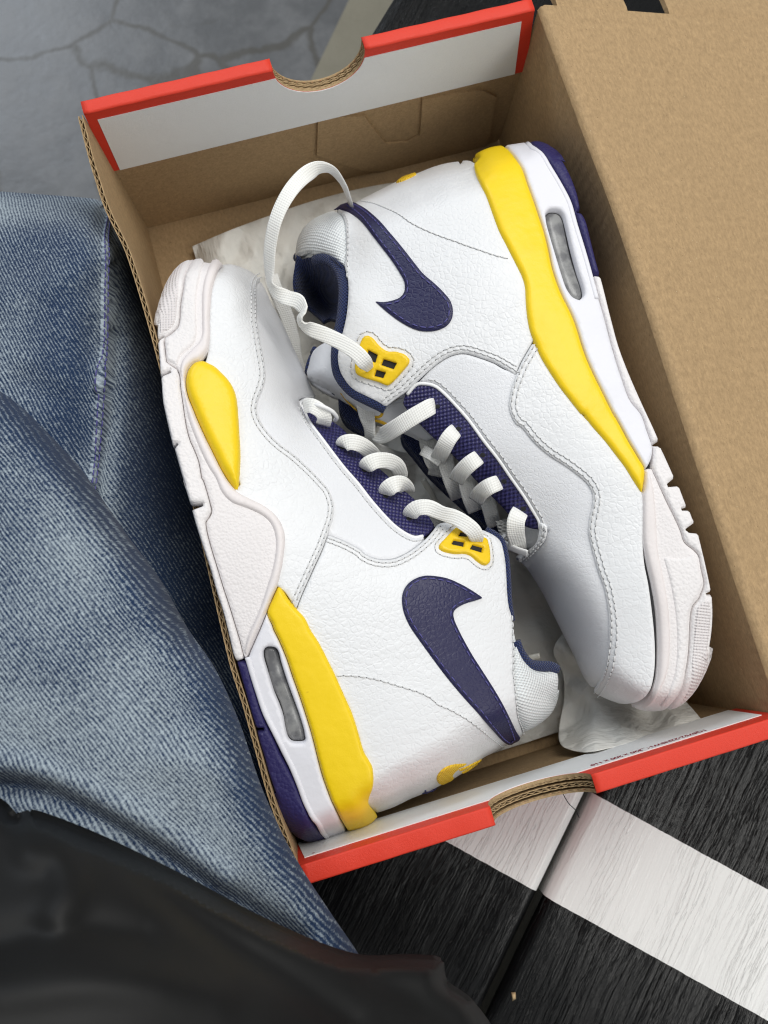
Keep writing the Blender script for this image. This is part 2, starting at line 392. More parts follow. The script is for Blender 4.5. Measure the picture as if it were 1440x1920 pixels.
def sample_region(loops, rings, g):
    C = loops[0]; pts = [np.vstack(loops)]
    def area2(L): return ((L[:, 0] * np.roll(L[:, 1], -1)) - (np.roll(L[:, 0], -1) * L[:, 1])).sum()
    alld = lambda Q: np.min([dist(Q, L) for L in loops], axis=0)
    def inreg(Q):
        r = inside(Q, C)
        for L in loops[1:]: r &= ~inside(Q, L)
        return r
    for d in rings:
        for j, L in enumerate(loops):
            t = np.roll(L, -1, 0) - np.roll(L, 1, 0); t /= np.linalg.norm(t, axis=1)[:, None] + 1e-9
            n = np.stack([-t[:, 1], t[:, 0]], 1) * (1 if area2(L) > 0 else -1) * (1 if j == 0 else -1)
            Q = L + n * d; step = max(1, int(d / g))
            Q = Q[::step]; ok = inreg(Q) & (alld(Q) > d * .93); pts.append(Q[ok])
    lo = C.min(0); hi = C.max(0); last = rings[-1] if len(rings) else 0
    xs = np.arange(lo[0], hi[0], g); ys = np.arange(lo[1], hi[1], g * .866)
    X, Y = np.meshgrid(xs, ys); X = X + (np.arange(len(ys)) % 2)[:, None] * g / 2
    Q = np.stack([X.ravel(), Y.ravel()], 1); Q = Q[inreg(Q)]
    if len(Q): Q = Q[alld(Q) > last + g * .45]; pts.append(Q)
    V, T = triangulate(np.vstack(pts), loops)
    return V, T, alld(V)

def boundary_edges(T):
    from collections import Counter
    E = [(a, b) for t in T for a, b in ((t[0], t[1]), (t[1], t[2]), (t[2], t[0]))]
    S = set(E); return [(a, b) for a, b in E if (b, a) not in S]

def orient(V3, T):
    n = np.cross(V3[T[:, 1]] - V3[T[:, 0]], V3[T[:, 2]] - V3[T[:, 0]])
    if n[:, 2].sum() < 0: T = T[:, ::-1]
    return T

def panel(name, poly, S, mat, parent, t=1.0, er=3.0, sink=.5, g=8.0, holes=(), corner=50, drop=None, ang=0.0, label=None,
          power=2.0, extra=None, step=None, fade_shade=None, kind=None, ne=6.0, inset=(0, 0), squash=None, vert=False):
    """a piece of the surface S inside a traced outline, t mm thick with an edge rounded over er px"""
    st = step or min(g * .7, 5)
    loops = [closed(poly, st, corner)] + [closed(h, min(st, 3), corner) for h in holes]
    k = 2 if er < 5 else (4 if er < 15 else 6)
    rings = [er * (1 - math.cos(math.pi / 2 * (i + 1) / k)) for i in range(k)]
    V, T, d = sample_region(loops, rings, g)
    x = np.clip(d / er, 0, 1); off = -sink + (t + sink) * (1 - (1 - x) ** power) ** (1 / power)
    off[d < 1e-3] = -sink
    if extra is not None: off = off + extra(V, d)
    P, N = S.ptn(V, ne)
    if vert: N = np.tile([0., 0., 1.], (len(P), 1))
    P = P + N * off[:, None]; T = orient(P, T)
    ca, sa = math.cos(ang), math.sin(ang)
    B = S.pt(V); uv = np.stack([B[:, 0] * ca + B[:, 1] * sa, -B[:, 0] * sa + B[:, 1] * ca], 1)
    fd = fade_shade(V) if fade_shade is not None else None
    faces = T.tolist()
    if drop is not None:                       # side wall down to the far side, closed below
        zb = drop(P) if callable(drop) else np.full(len(P), float(drop))
        n = len(P); Q = P.copy(); Q[:, 2] = np.minimum(zb, P[:, 2] - .5); dz = (P[:, 2] - Q[:, 2])[:, None]; Q[:, :2] += np.array(inset)
        if squash: Q[:, 0] = squash[0] + (Q[:, 0] - squash[0]) * squash[1]
        P = np.vstack([P, Q]); uv = np.vstack([uv, uv + dz * [.8, .6]])
        if fd is not None: fd = np.r_[fd, fd]
        for a, b in boundary_edges(T): faces.append([b, a, a + n, b + n])
        faces += (T[:, ::-1] + n).tolist()
    o = make_mesh(name, P, faces, mat, parent, uv, True, fd)
    if label: o['label'] = label
    if kind: o['kind'] = kind
    return o

def frames(P, N0):
    T = np.gradient(P, axis=0); T /= np.linalg.norm(T, axis=1)[:, None] + 1e-9
    N = N0 - (N0 * T).sum(1)[:, None] * T; N /= np.linalg.norm(N, axis=1)[:, None] + 1e-9
    return T, N, np.cross(T, N)
def sweep(name, P, N, w, t, mat, parent, seg=12, e=2.6, tilt=None, cap=True, taper=None, label=None):
    """flat band or cord along P (mm): w wide, t thick, N roughly its face direction"""
    T, N, B = frames(P, N); n = len(P); s = np.r_[0, np.cumsum(np.linalg.norm(np.diff(P, axis=0), axis=1))]
    if tilt is not None:
        c, q = np.cos(tilt)[:, None], np.sin(tilt)[:, None]; N, B = N * c + B * q, B * c - N * q
    w = np.broadcast_to(np.asarray(w, float), (n,)).copy(); tt = np.full(n, float(t))
    a = np.arange(seg) * 2 * math.pi / seg
    cx = np.sign(np.cos(a)) * np.abs(np.cos(a)) ** (2 / e); cy = np.sign(np.sin(a)) * np.abs(np.sin(a)) ** (2 / e)
    V = P[:, None] + B[:, None] * (cx[None, :, None] * w[:, None, None] / 2) + N[:, None] * (cy[None, :, None] * tt[:, None, None] / 2)
    uv = np.stack([np.broadcast_to(cx[None] * w[:, None] / 2, (n, seg)), np.broadcast_to(s[:, None], (n, seg))], 2).reshape(-1, 2)
    f = [[i*seg + j, i*seg + (j+1) % seg, (i+1)*seg + (j+1) % seg, (i+1)*seg + j] for i in range(n - 1) for j in range(seg)]
    if cap: f += [list(range(seg))[::-1], [(n - 1) * seg + j for j in range(seg)]]
    o = make_mesh(name, V.reshape(-1, 3), f, mat, parent, uv)
    if label: o['label'] = label
    return o
def toward_cam(P): 
    d = CAM - P; return d / np.linalg.norm(d, axis=1)[:, None]
def lace(name, pts, parent, w=7.4, t=1.05, mat='lace_cotton', label=None, step=1.2):
    """pts: (px, py, z[, tilt degrees[, width factor]])"""
    A = np.array([(list(p) + [0, 1])[:3] + [p[3] if len(p) > 3 else 0, p[4] if len(p) > 4 else 1] for p in pts], float)
    Q = np.c_[unproj(A[:, :2], A[:, 2]), A[:, 3:]]
    Q = catmull(Q, 10)
    d = np.r_[0, np.cumsum(np.linalg.norm(np.diff(Q[:, :3], axis=0), axis=1))]; n = max(4, int(d[-1] / step))
    s = np.linspace(0, d[-1], n); Q = np.stack([np.interp(s, d, Q[:, i]) for i in range(5)], 1)
    return sweep(name, Q[:, :3], toward_cam(Q[:, :3]), w * Q[:, 4], t, mat, parent, 14, 3.4, np.radians(Q[:, 3]), label=label)
def tube_on(name, pts, S, r, mat, parent, lift=0.0, flat=1.0, step=5, label=None):
    C = curve(pts, step)[:, :2]; P, N = S.ptn(C); P = P + N * lift
    return sweep(name, P, N, 2 * r, 2 * r * flat, mat, parent, 10, 2.0, label=label)

def stitches(name, lines, S, parent, lift, mat='thread', length=2.3, gap=.6, r=.30, holes=True):
    V, Fc, HV, HF = [], [], [], []
    for L in lines:
        C = curve(L, 2)[:, :2]; P, N = S.ptn(C); P = P + N * lift
        T, N, B = frames(P, N); s = np.r_[0, np.cumsum(np.linalg.norm(np.diff(P, axis=0), axis=1))]
        ip = lambda A, x: np.array([np.interp(x, s, A[:, i]) for i in range(3)])
        x = .3
        while x + length < s[-1]:
            base = len(V); ln = length * random.uniform(.92, 1.06)
            for u, rr, hh in ((0, .55, -.12), (.18, 1, .55), (.5, 1.05, .75), (.82, 1, .55), (1, .55, -.12)):
                p, nn, bb = ip(P, x + u * ln), ip(N, x + u * ln), ip(B, x + u * ln)
                for a in (0, 1, 2, 3):
                    an = a * math.pi / 2 + .785
                    V.append(p + nn * (hh * r + math.sin(an) * r * rr) + bb * (math.cos(an) * r * rr))
            for i in range(4):
                for j in range(4): Fc.append([base + i*4 + j, base + i*4 + (j+1) % 4, base + i*4 + 4 + (j+1) % 4, base + i*4 + 4 + j])
            if holes:
                xc = x + ln + gap / 2; p, nn, bb, tt = ip(P, xc), ip(N, xc), ip(B, xc), ip(T, xc); b2 = len(HV)
                for a in range(6):
                    HV.append(p + nn * .06 + bb * (math.cos(a * math.pi / 3) * .26) + tt * (math.sin(a * math.pi / 3) * .32))
                HF.append([b2 + a for a in range(6)])
            x += ln + gap
    o = make_mesh(name, V, Fc, mat, parent); o['kind'] = 'stuff'
    if holes and HF:
        h = make_mesh('needle_holes', HV, HF, 'needle_hole', o); h['kind'] = 'stuff'
        # keep the sub-part in the same place as its thing
        h.matrix_parent_inverse = Matrix.Identity(4)
    return o

def plate(name, outline, fn, t0, t1, mat, parent, g=6.0, step=3.0, smooth=False, kind=None, label=None, corner=20, edge=None):
    """flat outline (s, h) mapped by fn(s, h, t) -> mm, between thickness t0 and t1"""
    L = closed(outline, step, corner); V, T, d = sample_region([L], [], g)
    A = fn(V[:, 0], V[:, 1], np.full(len(V), t0)); B = fn(V[:, 0], V[:, 1], np.full(len(V), t1)); n = len(V)
    be = boundary_edges(T); ring = sorted({a for e in be for a in e}); mp = {a: 2 * n + i for i, a in enumerate(ring)}; nr = len(ring)
    VV = np.vstack([A, B, A[ring], B[ring]])
    f = T.tolist() + (T[:, ::-1] + n).tolist() + [[b_, a_, a_ + nr, b_ + nr] for a_, b_ in ((mp[a], mp[b]) for a, b in be)]
    o = make_mesh(name, VV, f, mat, parent, np.vstack([V, V, V[ring], V[ring]]), smooth)
    import bmesh
    if edge:
        o.data.materials.append(MAT[edge])
        for i in range(2 * len(T), len(o.data.polygons)): o.data.polygons[i].material_index = 1
    bm = bmesh.new(); bm.from_mesh(o.data); bmesh.ops.recalc_face_normals(bm, faces=bm.faces); bm.to_mesh(o.data); bm.free()
    if label: o['label'] = label
    return o
def vnoise(P, scale, seed=0, octv=3):
    """smooth value noise on 2-D points"""
    r = np.random.default_rng(seed); Tb = r.random((64, 64)); out = 0; amp = 1
    for o in range(octv):
        q = np.asarray(P)[:, :2] / scale * 2 ** o + 17.3 * o; i = np.floor(q).astype(int); f = q - i; f = f * f * (3 - 2 * f); i %= 64; j = (i + 1) % 64
        out = out + amp * ((Tb[i[:, 0], i[:, 1]] * (1 - f[:, 0]) + Tb[j[:, 0], i[:, 1]] * f[:, 0]) * (1 - f[:, 1]) + (Tb[i[:, 0], j[:, 1]] * (1 - f[:, 0]) + Tb[j[:, 0], j[:, 1]] * f[:, 0]) * f[:, 1] - .5)
        amp *= .5
    return out

# ------------------------------------------------------------------ the setting: floor and bench
BD = np.array([0.70414509, 0.71005612]); BN = np.array([0.71005612, -0.70414509]); B0 = np.array([58.008, -108.184])   # bench: along, across, a joint
o = make_mesh('floor', [(-6000, -6000, -430), (6000, -6000, -430), (6000, 6000, -430), (-6000, 6000, -430)], [[0, 1, 2, 3]], 'concrete'); o['kind'] = 'structure'
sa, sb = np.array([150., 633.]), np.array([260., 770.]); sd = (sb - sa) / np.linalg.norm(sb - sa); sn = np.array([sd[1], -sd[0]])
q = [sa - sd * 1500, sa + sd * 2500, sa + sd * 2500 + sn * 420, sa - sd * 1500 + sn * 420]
o = make_mesh('lit_floor_strip', [(*p, -426) for p in q], [[3, 2, 1, 0]][:1], 'lit_floor_strip'); o['kind'] = 'structure'  # lit part of the floor, its light put into the tan colour

bench = thing('bench', 'black painted wooden bench with a white band across its planks, under the shoe box', 'bench', (150, 100, -430))
WOOD.t.nodes['band_lo'].outputs[0].default_value = 64.5; WOOD.t.nodes['band_hi'].outputs[0].default_value = 118.5
def plank(x0, x1, y0, y1, r=5.0, th=34.0):
    prof = []; n = 6
    for i in range(n + 1): a = math.pi - i * math.pi / 2 / n; prof.append((x0 + r + r * math.cos(a), -4 - r + r * math.sin(a)))
    nx = 24
    for i in range(1, nx): prof.append((x0 + r + (x1 - x0 - 2 * r) * i / nx, -4.0))
    for i in range(n + 1): a = math.pi / 2 - i * math.pi / 2 / n; prof.append((x1 - r + r * math.cos(a), -4 - r + r * math.sin(a)))
    prof += [(x1, -4 - th), (x0, -4 - th)]
    ys = np.r_[y0, np.arange(y0 + 8, y1 - 1, 8.0), y1]; V = []; uv = []; arc = np.r_[0, np.cumsum([math.dist(prof[i], prof[i + 1]) for i in range(len(prof) - 1)])]
    for y in ys:
        for k_, (x, z) in enumerate(prof):
            top = z > -4.6
            zz = z + (.35 * math.sin(x * .06 + y * .013) * (1 if top else 0))
            p = B0 + BN * x + BD * y; V.append((p[0], p[1], zz)); uv.append((x0 + arc[k_], y))
    m_ = len(prof)
    f = [[i*m_ + j, i*m_ + (j+1) % m_, (i+1)*m_ + (j+1) % m_, (i+1)*m_ + j] for i in range(len(ys) - 1) for j in range(m_)]
    f += [list(range(m_))[::-1], [(len(ys) - 1) * m_ + j for j in range(m_)]]
    ob = make_mesh('plank', V, f, 'painted_wood', bench, uv, True)
    return ob
for a_, b_ in ((-292, -149), (-147.5, -3.2), (0.6, 143), (145.5, 290)): plank(a_, b_, -520, 900)
for y in (-300, 620):                                    # legs, below the frame
    p = [B0 + BN * x + BD * (y + yy) for x, yy in ((-250, 0), (260, 0), (260, 50), (-250, 50))]
    make_mesh('leg', [(*q, z) for z in (-430, -38.2) for q in p], [[0, 1, 2, 3], [7, 6, 5, 4]] + [[i, i + 4, (i + 1) % 4 + 4, (i + 1) % 4] for i in range(4)], 'painted_wood', bench,
              [(0, 0)] * 8, False)
c = B0 + BN * 14 + BD * 25; c = W3(963, 1868, -3.4)
o = make_mesh('wood_chip', [c + (-1.2, -2, 0), c + (.8, -1.4, .2), c + (1.4, 1.6, .5), c + (-.6, 2.2, .3), c + (0, 0, 1.1)], [[0, 1, 4], [1, 2, 4], [2, 3, 4], [3, 0, 4], [3, 2, 1, 0]], 'wood_chip', None)
tag(o, 'tiny tan wood chip lying in the bench joint', 'chip')

# ------------------------------------------------------------------ shoe box
box = thing('shoe_box', 'open orange-red and brown cardboard shoe box holding the pair of sneakers', 'box', (100, 160, -3))
HF, HB = 43.0, 103.0
def end_fn(rl, rr, fl, fr, bl, br, out, bow=0.0):
    rl, rr, fl, fr, bl, br = (np.array(W3(*p)) for p in (rl, rr, fl, fr, bl, br)); out = np.array(out, float)
    def fn(s, h, t):
        s, h, t = (np.asarray(a, float)[..., None] for a in (s, h, t)); u = s / 196.
        R = rl + (rr - rl) * u; Fl = fl + (fr - fl) * u; Bt = bl + (br - bl) * u
        a = np.clip(h / HF, -1, 1); b = np.clip((h - HF) / (HB - HF), 0, 1)
        P = R + (Fl - R) * a; P = np.where(h > HF, Fl + (Bt - Fl) * b, P)
        return P + out * t + out * (bow * np.sin(np.pi * u) * (1 - b))
    return fn
end_top = end_fn((157, 212, 100), (1001, 18, 100), (207, 320, 60), (985, 131, 60), (278, 430, 0), (934, 267, 0), (0, 1, 0))
end_bot = end_fn((562, 1626, 100), (1466, 1343, 100), (546, 1589, 60), (1381, 1331, 60), (560, 1545, 0), (1290, 1315, 0), (0, -1, 0))

def notch_outline(c, r, h1, s0=0.0, s1=196.0, top=0.0, depth=1.0):
    a = [(c - r * math.cos(x), top + (r + 0) * depth * math.sin(x)) for x in np.linspace(0, math.pi, 21)]
    return [(s0, top)] + a + [(s1, top), (s1, h1), (s0, h1)]
def flutes(name, path, t0, t1, nrm, depth, parent, pitch=3.6, mat='kraft_edge', wob=0.0):
    """cut edge of corrugated board along a path (N x 3, mm): two liners and the wave between, reaching `depth` along nrm"""
    P = np.asarray(path); n = len(P); s = np.r_[0, np.cumsum(np.linalg.norm(np.diff(P, axis=0), axis=1))]
    V, Fc = [], []
    def ribbon(off, th):
        b = len(V); off = np.broadcast_to(off, (n,))
        for i in range(n):
            j = wob * math.sin(s[i] * 1.7 + th * 40) * .3
            for o_, e_ in ((-th, 0), (th, 0), (th, 1), (-th, 1)):
                V.append(P[i] + TD[i] * (off[i] + o_) + nrm[i] * (depth * e_ + j))
        for i in range(n - 1):
            for q in range(4): Fc.append([b + i*4 + q, b + i*4 + (q+1) % 4, b + i*4 + 4 + (q+1) % 4, b + i*4 + 4 + q])
    ribbon(t0 + .15, .18); ribbon(t1 - .15, .18)
    tri = np.abs(((s / pitch) % 1.0) * 2 - 1); ribbon(t0 + .45 + (t1 - t0 - .9) * tri, .15)
    o_ = make_mesh(name, V, Fc, mat, parent, None, False); o_['kind'] = 'stuff'; return o_

def build_end(fn, T, cx, r, out, label_rect, name_lab):
    # kraft inside wall below the folded flap
    wall = plate('end_wall', [(0, 26), (cx - 30, 26), (cx + 30, 26), (196, 26), (196, HB), (0, HB)], lambda s, h, t: fn(s, h, t), .7, 2.6, 'kraft_board', box, 9, 6)
    fl = plate('folded_flap', notch_outline(cx, r, HF), lambda s, h, t: fn(s, h, t), -.7, .5, 'red_paper', box, 7, 2.5, label=name_lab + ' red paper flap', edge='kraft_edge')
    core = plate('wall_core', notch_outline(cx, r + 5.5, HB - 1, 1, 195, .6), lambda s, h, t: fn(s, h, t), 2.7, T - .9, 'kraft_edge', box, 9, 3)
    outer = plate('outer_face', notch_outline(cx, r, HB), lambda s, h, t: fn(s, h, t), T - .8, T, 'red_paper', box, 9, 2.5, edge='kraft_edge')
    for s0, s1 in ((0, cx - r), (cx + r, 196)):               # rounded red rim either side of the finger notch
        S_ = np.linspace(s0, s1, 30); prof = []
        R_ = .8
        for a in np.linspace(math.pi, math.pi / 2, 5): prof.append((-.72 + R_ + R_ * math.cos(a), R_ - .85 - R_ * math.sin(a)))
        for a in np.linspace(math.pi / 2, 0, 5): prof.append((T + .05 - R_ + R_ * math.cos(a), R_ - .85 - R_ * math.sin(a)))
        V = np.vstack([fn(S_, np.full(30, h) + .12 * np.sin(S_ * .35), np.full(30, t)) for t, h in prof]); mcol = 30; f = []
        for i in range(len(prof) - 1):
            for j in range(29): f.append([i*mcol + j, i*mcol + j + 1, (i+1)*mcol + j + 1, (i+1)*mcol + j])
        rim = make_mesh('rim_fold', V, f, 'red_paper', box); sm = rim.modifiers.new('thickness', 'SOLIDIFY'); sm.thickness = .0004; sm.offset = 1
    th = np.linspace(.04, math.pi - .04, 60)
    pa = fn(cx - r * np.cos(th), r * np.sin(th), np.zeros(60)); ctr = fn(np.array([cx]), np.array([0.]), np.array([0.]))[0]
    nr = pa - ctr; nr /= np.linalg.norm(nr, axis=1)[:, None]
    global TD
    TD = np.tile(np.array(out, float), (60, 1))
    g3 = T / 3.0
    flutes('corrugated_edge', pa, .35, .22 * T, nr, 5.0, box, 2.6, wob=1); flutes('corrugated_edge', pa, .38 * T, .66 * T, nr, 5.0, box, 3.4, wob=1); flutes('corrugated_edge', pa, .82 * T, T - .75, nr, 5.0, box, 2.9, wob=1)
    (l0, l1, h0) = label_rect
    rr = r + .25
    if h0 < r - 1:
        x0 = math.asin(h0 / rr); arc = [(cx - rr * math.cos(x), rr * math.sin(x)) for x in np.linspace(x0, math.pi - x0, 19)]
    else: arc = []
    lab = plate('white_label', [(l0, h0)] + arc + [(l1, h0), (l1, HF - .15), (l0, HF - .15)], lambda s, h, t: fn(s, h, t), -1.0, -.7, 'white_paper', box, 7, 2.5)
    return lab
build_end(end_top, 4.6, 100, 20, (0, 1, 0), (4.2, 190.5, 5.0), 'far end')
build_end(end_bot, 6.6, 95.5, 20.5, (0, -1, 0), (3.0, 192.5, 10.0), 'near end')

def ink(name, body, s0, h0, size, fn, parent, spacing=1.0):
    cu = bpy.data.curves.new('ink', 'FONT'); cu.body = body; cu.size = size; cu.offset = size * .04; cu.space_character = spacing
    ob = bpy.data.objects.new('ink', cu); COL.objects.link(ob); bpy.context.view_layer.update()
    me = bpy.data.meshes.new_from_object(ob.evaluated_get(bpy.context.evaluated_depsgraph_get()))
    V = np.array([v.co[:2] for v in me.vertices]); f = [list(p.vertices) for p in me.polygons]
    bpy.data.objects.remove(ob); 
    V[:, 0] *= 49.5 / V[:, 0].max()
    Q = fn(s0 - V[:, 0], h0 - V[:, 1], np.full(len(V), -1.06))
    return make_mesh(name, Q, f, 'maroon_ink', parent, None, False), V[:, 0].max()
_, wd = ink('printed_code', '1Q5752-22NSW16_320 x 200 x 110', 170.5, 16.0, 5.0, end_bot, box, 1.0)
a = end_bot(np.array([6., 7.6, 6.6]), np.array([13.2, 13.0, 11.6]), np.full(3, -1.06)); make_mesh('ink_mark', a, [[0, 1, 2]], 'maroon_ink', box, None, False)

# tuck flaps of board seen on the inside of the far end
def wall_poly(pts, fn=end_top):
    """traced points on the far end wall -> (s, h)"""
    out = []
    for p in pts:
        best = None
        S_, H_ = np.meshgrid(np.linspace(0, 196, 197), np.linspace(20, 103, 167)); P = fn(S_.ravel(), H_.ravel(), np.full(S_.size, .6))
        v = (P - CAM) @ RM.T; px = np.stack([720 + F * v[:, 0] / v[:, 2], 960 + F * v[:, 1] / v[:, 2]], 1)
        i = ((px - p) ** 2).sum(1).argmin(); out.append((S_.ravel()[i], H_.ravel()[i]))
    return out
plate('tuck_flap', wall_poly(cr(9, (275, 520), (272, 690), (335, 716), (575, 770), (1040, 655), (1080, 430), (1000, 400), (745, 440), (733, 600), (680, 632), (580, 640), (530, 575), (490, 515))), lambda s, h, t: end_top(s, h, t), -.55, .65, 'kraft_board', box, 9, 4, corner=40)

# long side with a raw corrugated edge
LR = np.array([(154, 212), (182, 318), (207, 392), (247, 477), (300, 655), (384, 1000), (440, 1240), (465, 1320), (490, 1410), (514, 1495), (556, 1610)], float)
LF = np.array([(278, 430), (560, 1545)], float)
LRw = catmull(unproj(LR, 100.), 10)
def left_fn(s, h, t):
    s = np.asarray(s, float); u = np.clip(s / 316., 0, 1); y = 317.5 - (317.5 - 5.0) * u
    o_ = np.argsort(LRw[:, 1]); xr = np.interp(y, LRw[o_, 1], LRw[o_, 0]); xf = 4.0 - 4.0 * u
    a = np.clip(np.asarray(h, float) / 100., 0, 1); x = xr + (xf - xr) * a ** .9
    tear = 1.3 * np.exp(-((s - 30) / 5.) ** 2)
    return np.stack([x - t, y, 100 - np.asarray(h, float) - tear * (1 - a)], -1)
plate('side_wall', [(0, .4), (316, .4), (316, 100), (0, 100)], left_fn, 0, .5, 'kraft_board', box, 8, 6, True)
plate('side_wall_liner', [(0, 3), (316, 3), (316, 100), (0, 100)], left_fn, .6, 1.5, 'kraft_edge', box, 10, 6, True)
plate('side_wall_print', [(0, .6), (316, .6), (316, 100), (0, 100)], left_fn, 1.6, 2.1, 'kraft_edge', box, 10, 6, True)
S_ = np.linspace(1, 315, 500); pa = left_fn(S_, np.zeros(500), np.zeros(500)); TD = np.tile(np.array([-1., 0, 0]), (500, 1))
flutes('corrugated_edge', pa, .1, 2.1, np.tile(np.array([0, 0, -1.]), (500, 1)), 4.0, box, 4.2, wob=1)

# right side, hinge and opened lid
RR = np.array([(1008, 8), (1094, 240), (1155, 400), (1260, 718), (1340, 962), (1419, 1200), (1469, 1347)], float); RRw = catmull(unproj(RR, 100.), 10)
def rim_x(y): o_ = np.argsort(RRw[:, 1]); return np.interp(y, RRw[o_, 1], RRw[o_, 0])
def right_fn(s, h, t):
    s = np.asarray(s, float); y = 318.0 - 314. * s / 316.; a = np.clip((np.asarray(h, float)) / 100., 0, 1); xr = rim_x(y); xf = 198.6 + 1.0 * s / 316.
    return np.stack([xr + (xf - xr) * a + t, y, 100 - np.asarray(h, float)], -1)
plate('side_wall', [(0, 2.5), (316, 2.5), (316, 100), (0, 100)], right_fn, 0, 2.8, 'kraft_board', box, 8, 6, True)
LT = math.radians(21.5)
def lid_pts(s, b, t):
    s = np.asarray(s, float); b = np.asarray(b, float); y = 318.5 - 314. * s / 316.; xr = rim_x(np.clip(y, 5, 319)); R_ = 2.6
    ang = np.clip(b / R_, 0, math.pi / 2 + LT); st = np.maximum(b - R_ * (math.pi / 2 + LT), 0); rr = R_ - t
    sag = 1.6 * np.sin(np.clip(s / 316, 0, 1) * math.pi) * np.clip(st / 100, 0, 1)
    x = xr + R_ - rr * np.cos(ang) + st * math.cos(LT); z = 97.5 + rr * np.sin(ang) - st * math.sin(LT) - sag
    return np.stack([x, y, z], -1)
plate('lid', [(0, 0), (316, 0), (316, 215), (0, 215)], lid_pts, 0, 2.6, 'kraft_board', box, 3.2, 2.2, True)
def flap_pts(s, b, t):
    P = lid_pts(np.zeros_like(s), b + 6.0, t); e = -np.asarray(s, float)          # s negative: beyond the far edge
    P[:, 1] += .5 + e * math.cos(.35); P[:, 2] += -.5 - e * math.sin(.35) * .35 - .9 * np.exp(-(e / 1.6) ** 2)
    return P
def rib(px): return px
plate('lid_flap', [(0, 6), (-48, 4), (-48, 45), (0, 47)], flap_pts, 0, 2.4, 'kraft_board', box, 5, 3, True)
plate('lid_flap', [(0, 73), (-48, 75), (-48, 208), (0, 208)], flap_pts, 0, 2.4, 'kraft_board', box, 5, 3, True)
plate('base', [(-1, -2), (-1, 323), (202, 323), (202, -2)], lambda s, h, t: np.stack([s, h, t], -1), -3.6, -.05, 'kraft_board', box, 14, 10)
# a bristle of fibre hanging from the near notch
P = np.array([W3(*p) for p in ((1056, 1489, 70), (1066, 1506, 62), (1080, 1520, 50), (1086, 1533, 44))]); P = catmull(P, 6)
o = sweep('loose_fibre', P, toward_cam(P), .35, .35, 'dark_recess', None, 6, 2.0); tag(o, 'thin dark loose fibre hanging from the near finger notch of the box', 'fibre')

# ------------------------------------------------------------------ sneaker lying along the left wall (toe to the far end)
def shrink(poly, d, step=6):
    """traced outline moved inwards by d px"""
    L = closed(poly, step); a2 = ((L[:, 0] * np.roll(L[:, 1], -1)) - (np.roll(L[:, 0], -1) * L[:, 1])).sum()
    t = np.roll(L, -2, 0) - np.roll(L, 2, 0); t /= np.linalg.norm(t, axis=1)[:, None] + 1e-9
    Q = L + np.stack([-t[:, 1], t[:, 0]], 1) * d * (1 if a2 > 0 else -1)
    ok = (dist(Q, L) > abs(d) * .93) & (inside(Q, L) == (d > 0)); Q = Q[ok]
    return Q

shoeA = thing('sneaker', 'white sneaker along the left box wall, its toe towards the far end', 'sneaker', (60, 150, 1), 'pair of white, navy and yellow sneakers')
A_toe = cr(1, (480, 155), (540, 150), (600, 165), (660, 190), (700, 220), (740, 255), (775, 320), (800, 380), (850, 470), (900, 570), (950, 680), (1000, 790), (1050, 900), (1090, 990), (1112, 1022))
A_ridge = cr(6, (85, 210), (150, 270), (210, 320), (250, 370), (330, 470), (400, 540), (480, 610), (560, 680), (640, 750), (705, 830), (735, 880))
A_coll = cr(4, (480, 155), (560, 145), (640, 155), (720, 180), (780, 200), (840, 230), (880, 270), (900, 350), (910, 430), (915, 530), (920, 620), (930, 690), (940, 720), (950, 790), (965, 860), (985, 940), (1010, 1000), (1040, 1040), (1080, 1075), (1130, 1090), (1190, 1085), (1240, 1085))
A_pad_r = cr(4, (1250, 1140), (1245, 1220), (1230, 1290), (1200, 1350), (1150, 1400), (1090, 1440), (1030, 1470), (995, 1500))
A_heel = cr(4, (940, 1535), (880, 1565), (820, 1600), (760, 1632), (690, 1690), (640, 1720), (580, 1760), (520, 1790), (470, 1815), (400, 1850), (300, 1890), (240, 1920)) + cr(3, (1100, 1177), (1020, 1205), (975, 1217))
A_solebot = cr(3, (955, 1252), (905, 1290), (850, 1310), (785, 1322), (720, 1352), (655, 1375), (610, 1396), (560, 1401), (500, 1386), (440, 1341), (390, 1271), (340, 1171), (300, 1061), (265, 961), (235, 851), (200, 741), (185, 680))
A_navyL = cr(3, (185, 671), (150, 561), (110, 421), (75, 301), (52, 214))
A_pinkL = cr(2, (500, 1180), (470, 1060), (430, 900), (385, 760), (340, 600), (290, 450), (240, 290), (218, 205), (205, 160), (155, 0))[0:10] + cr(1, (245, 1620), (215, 1520), (180, 1400), (155, 1330), (130, 1220), (110, 1130), (92, 1040), (85, 940), (80, 880), (70, 760), (65, 690), (60, 640), (58, 600), (62, 530), (75, 450), (95, 380), (120, 310), (150, 245), (190, 185), (240, 140), (310, 118), (390, 112), (440, 120))
A_sil = A_toe + A_ridge + A_coll + A_pad_r + A_heel + A_solebot + A_navyL + A_pinkL

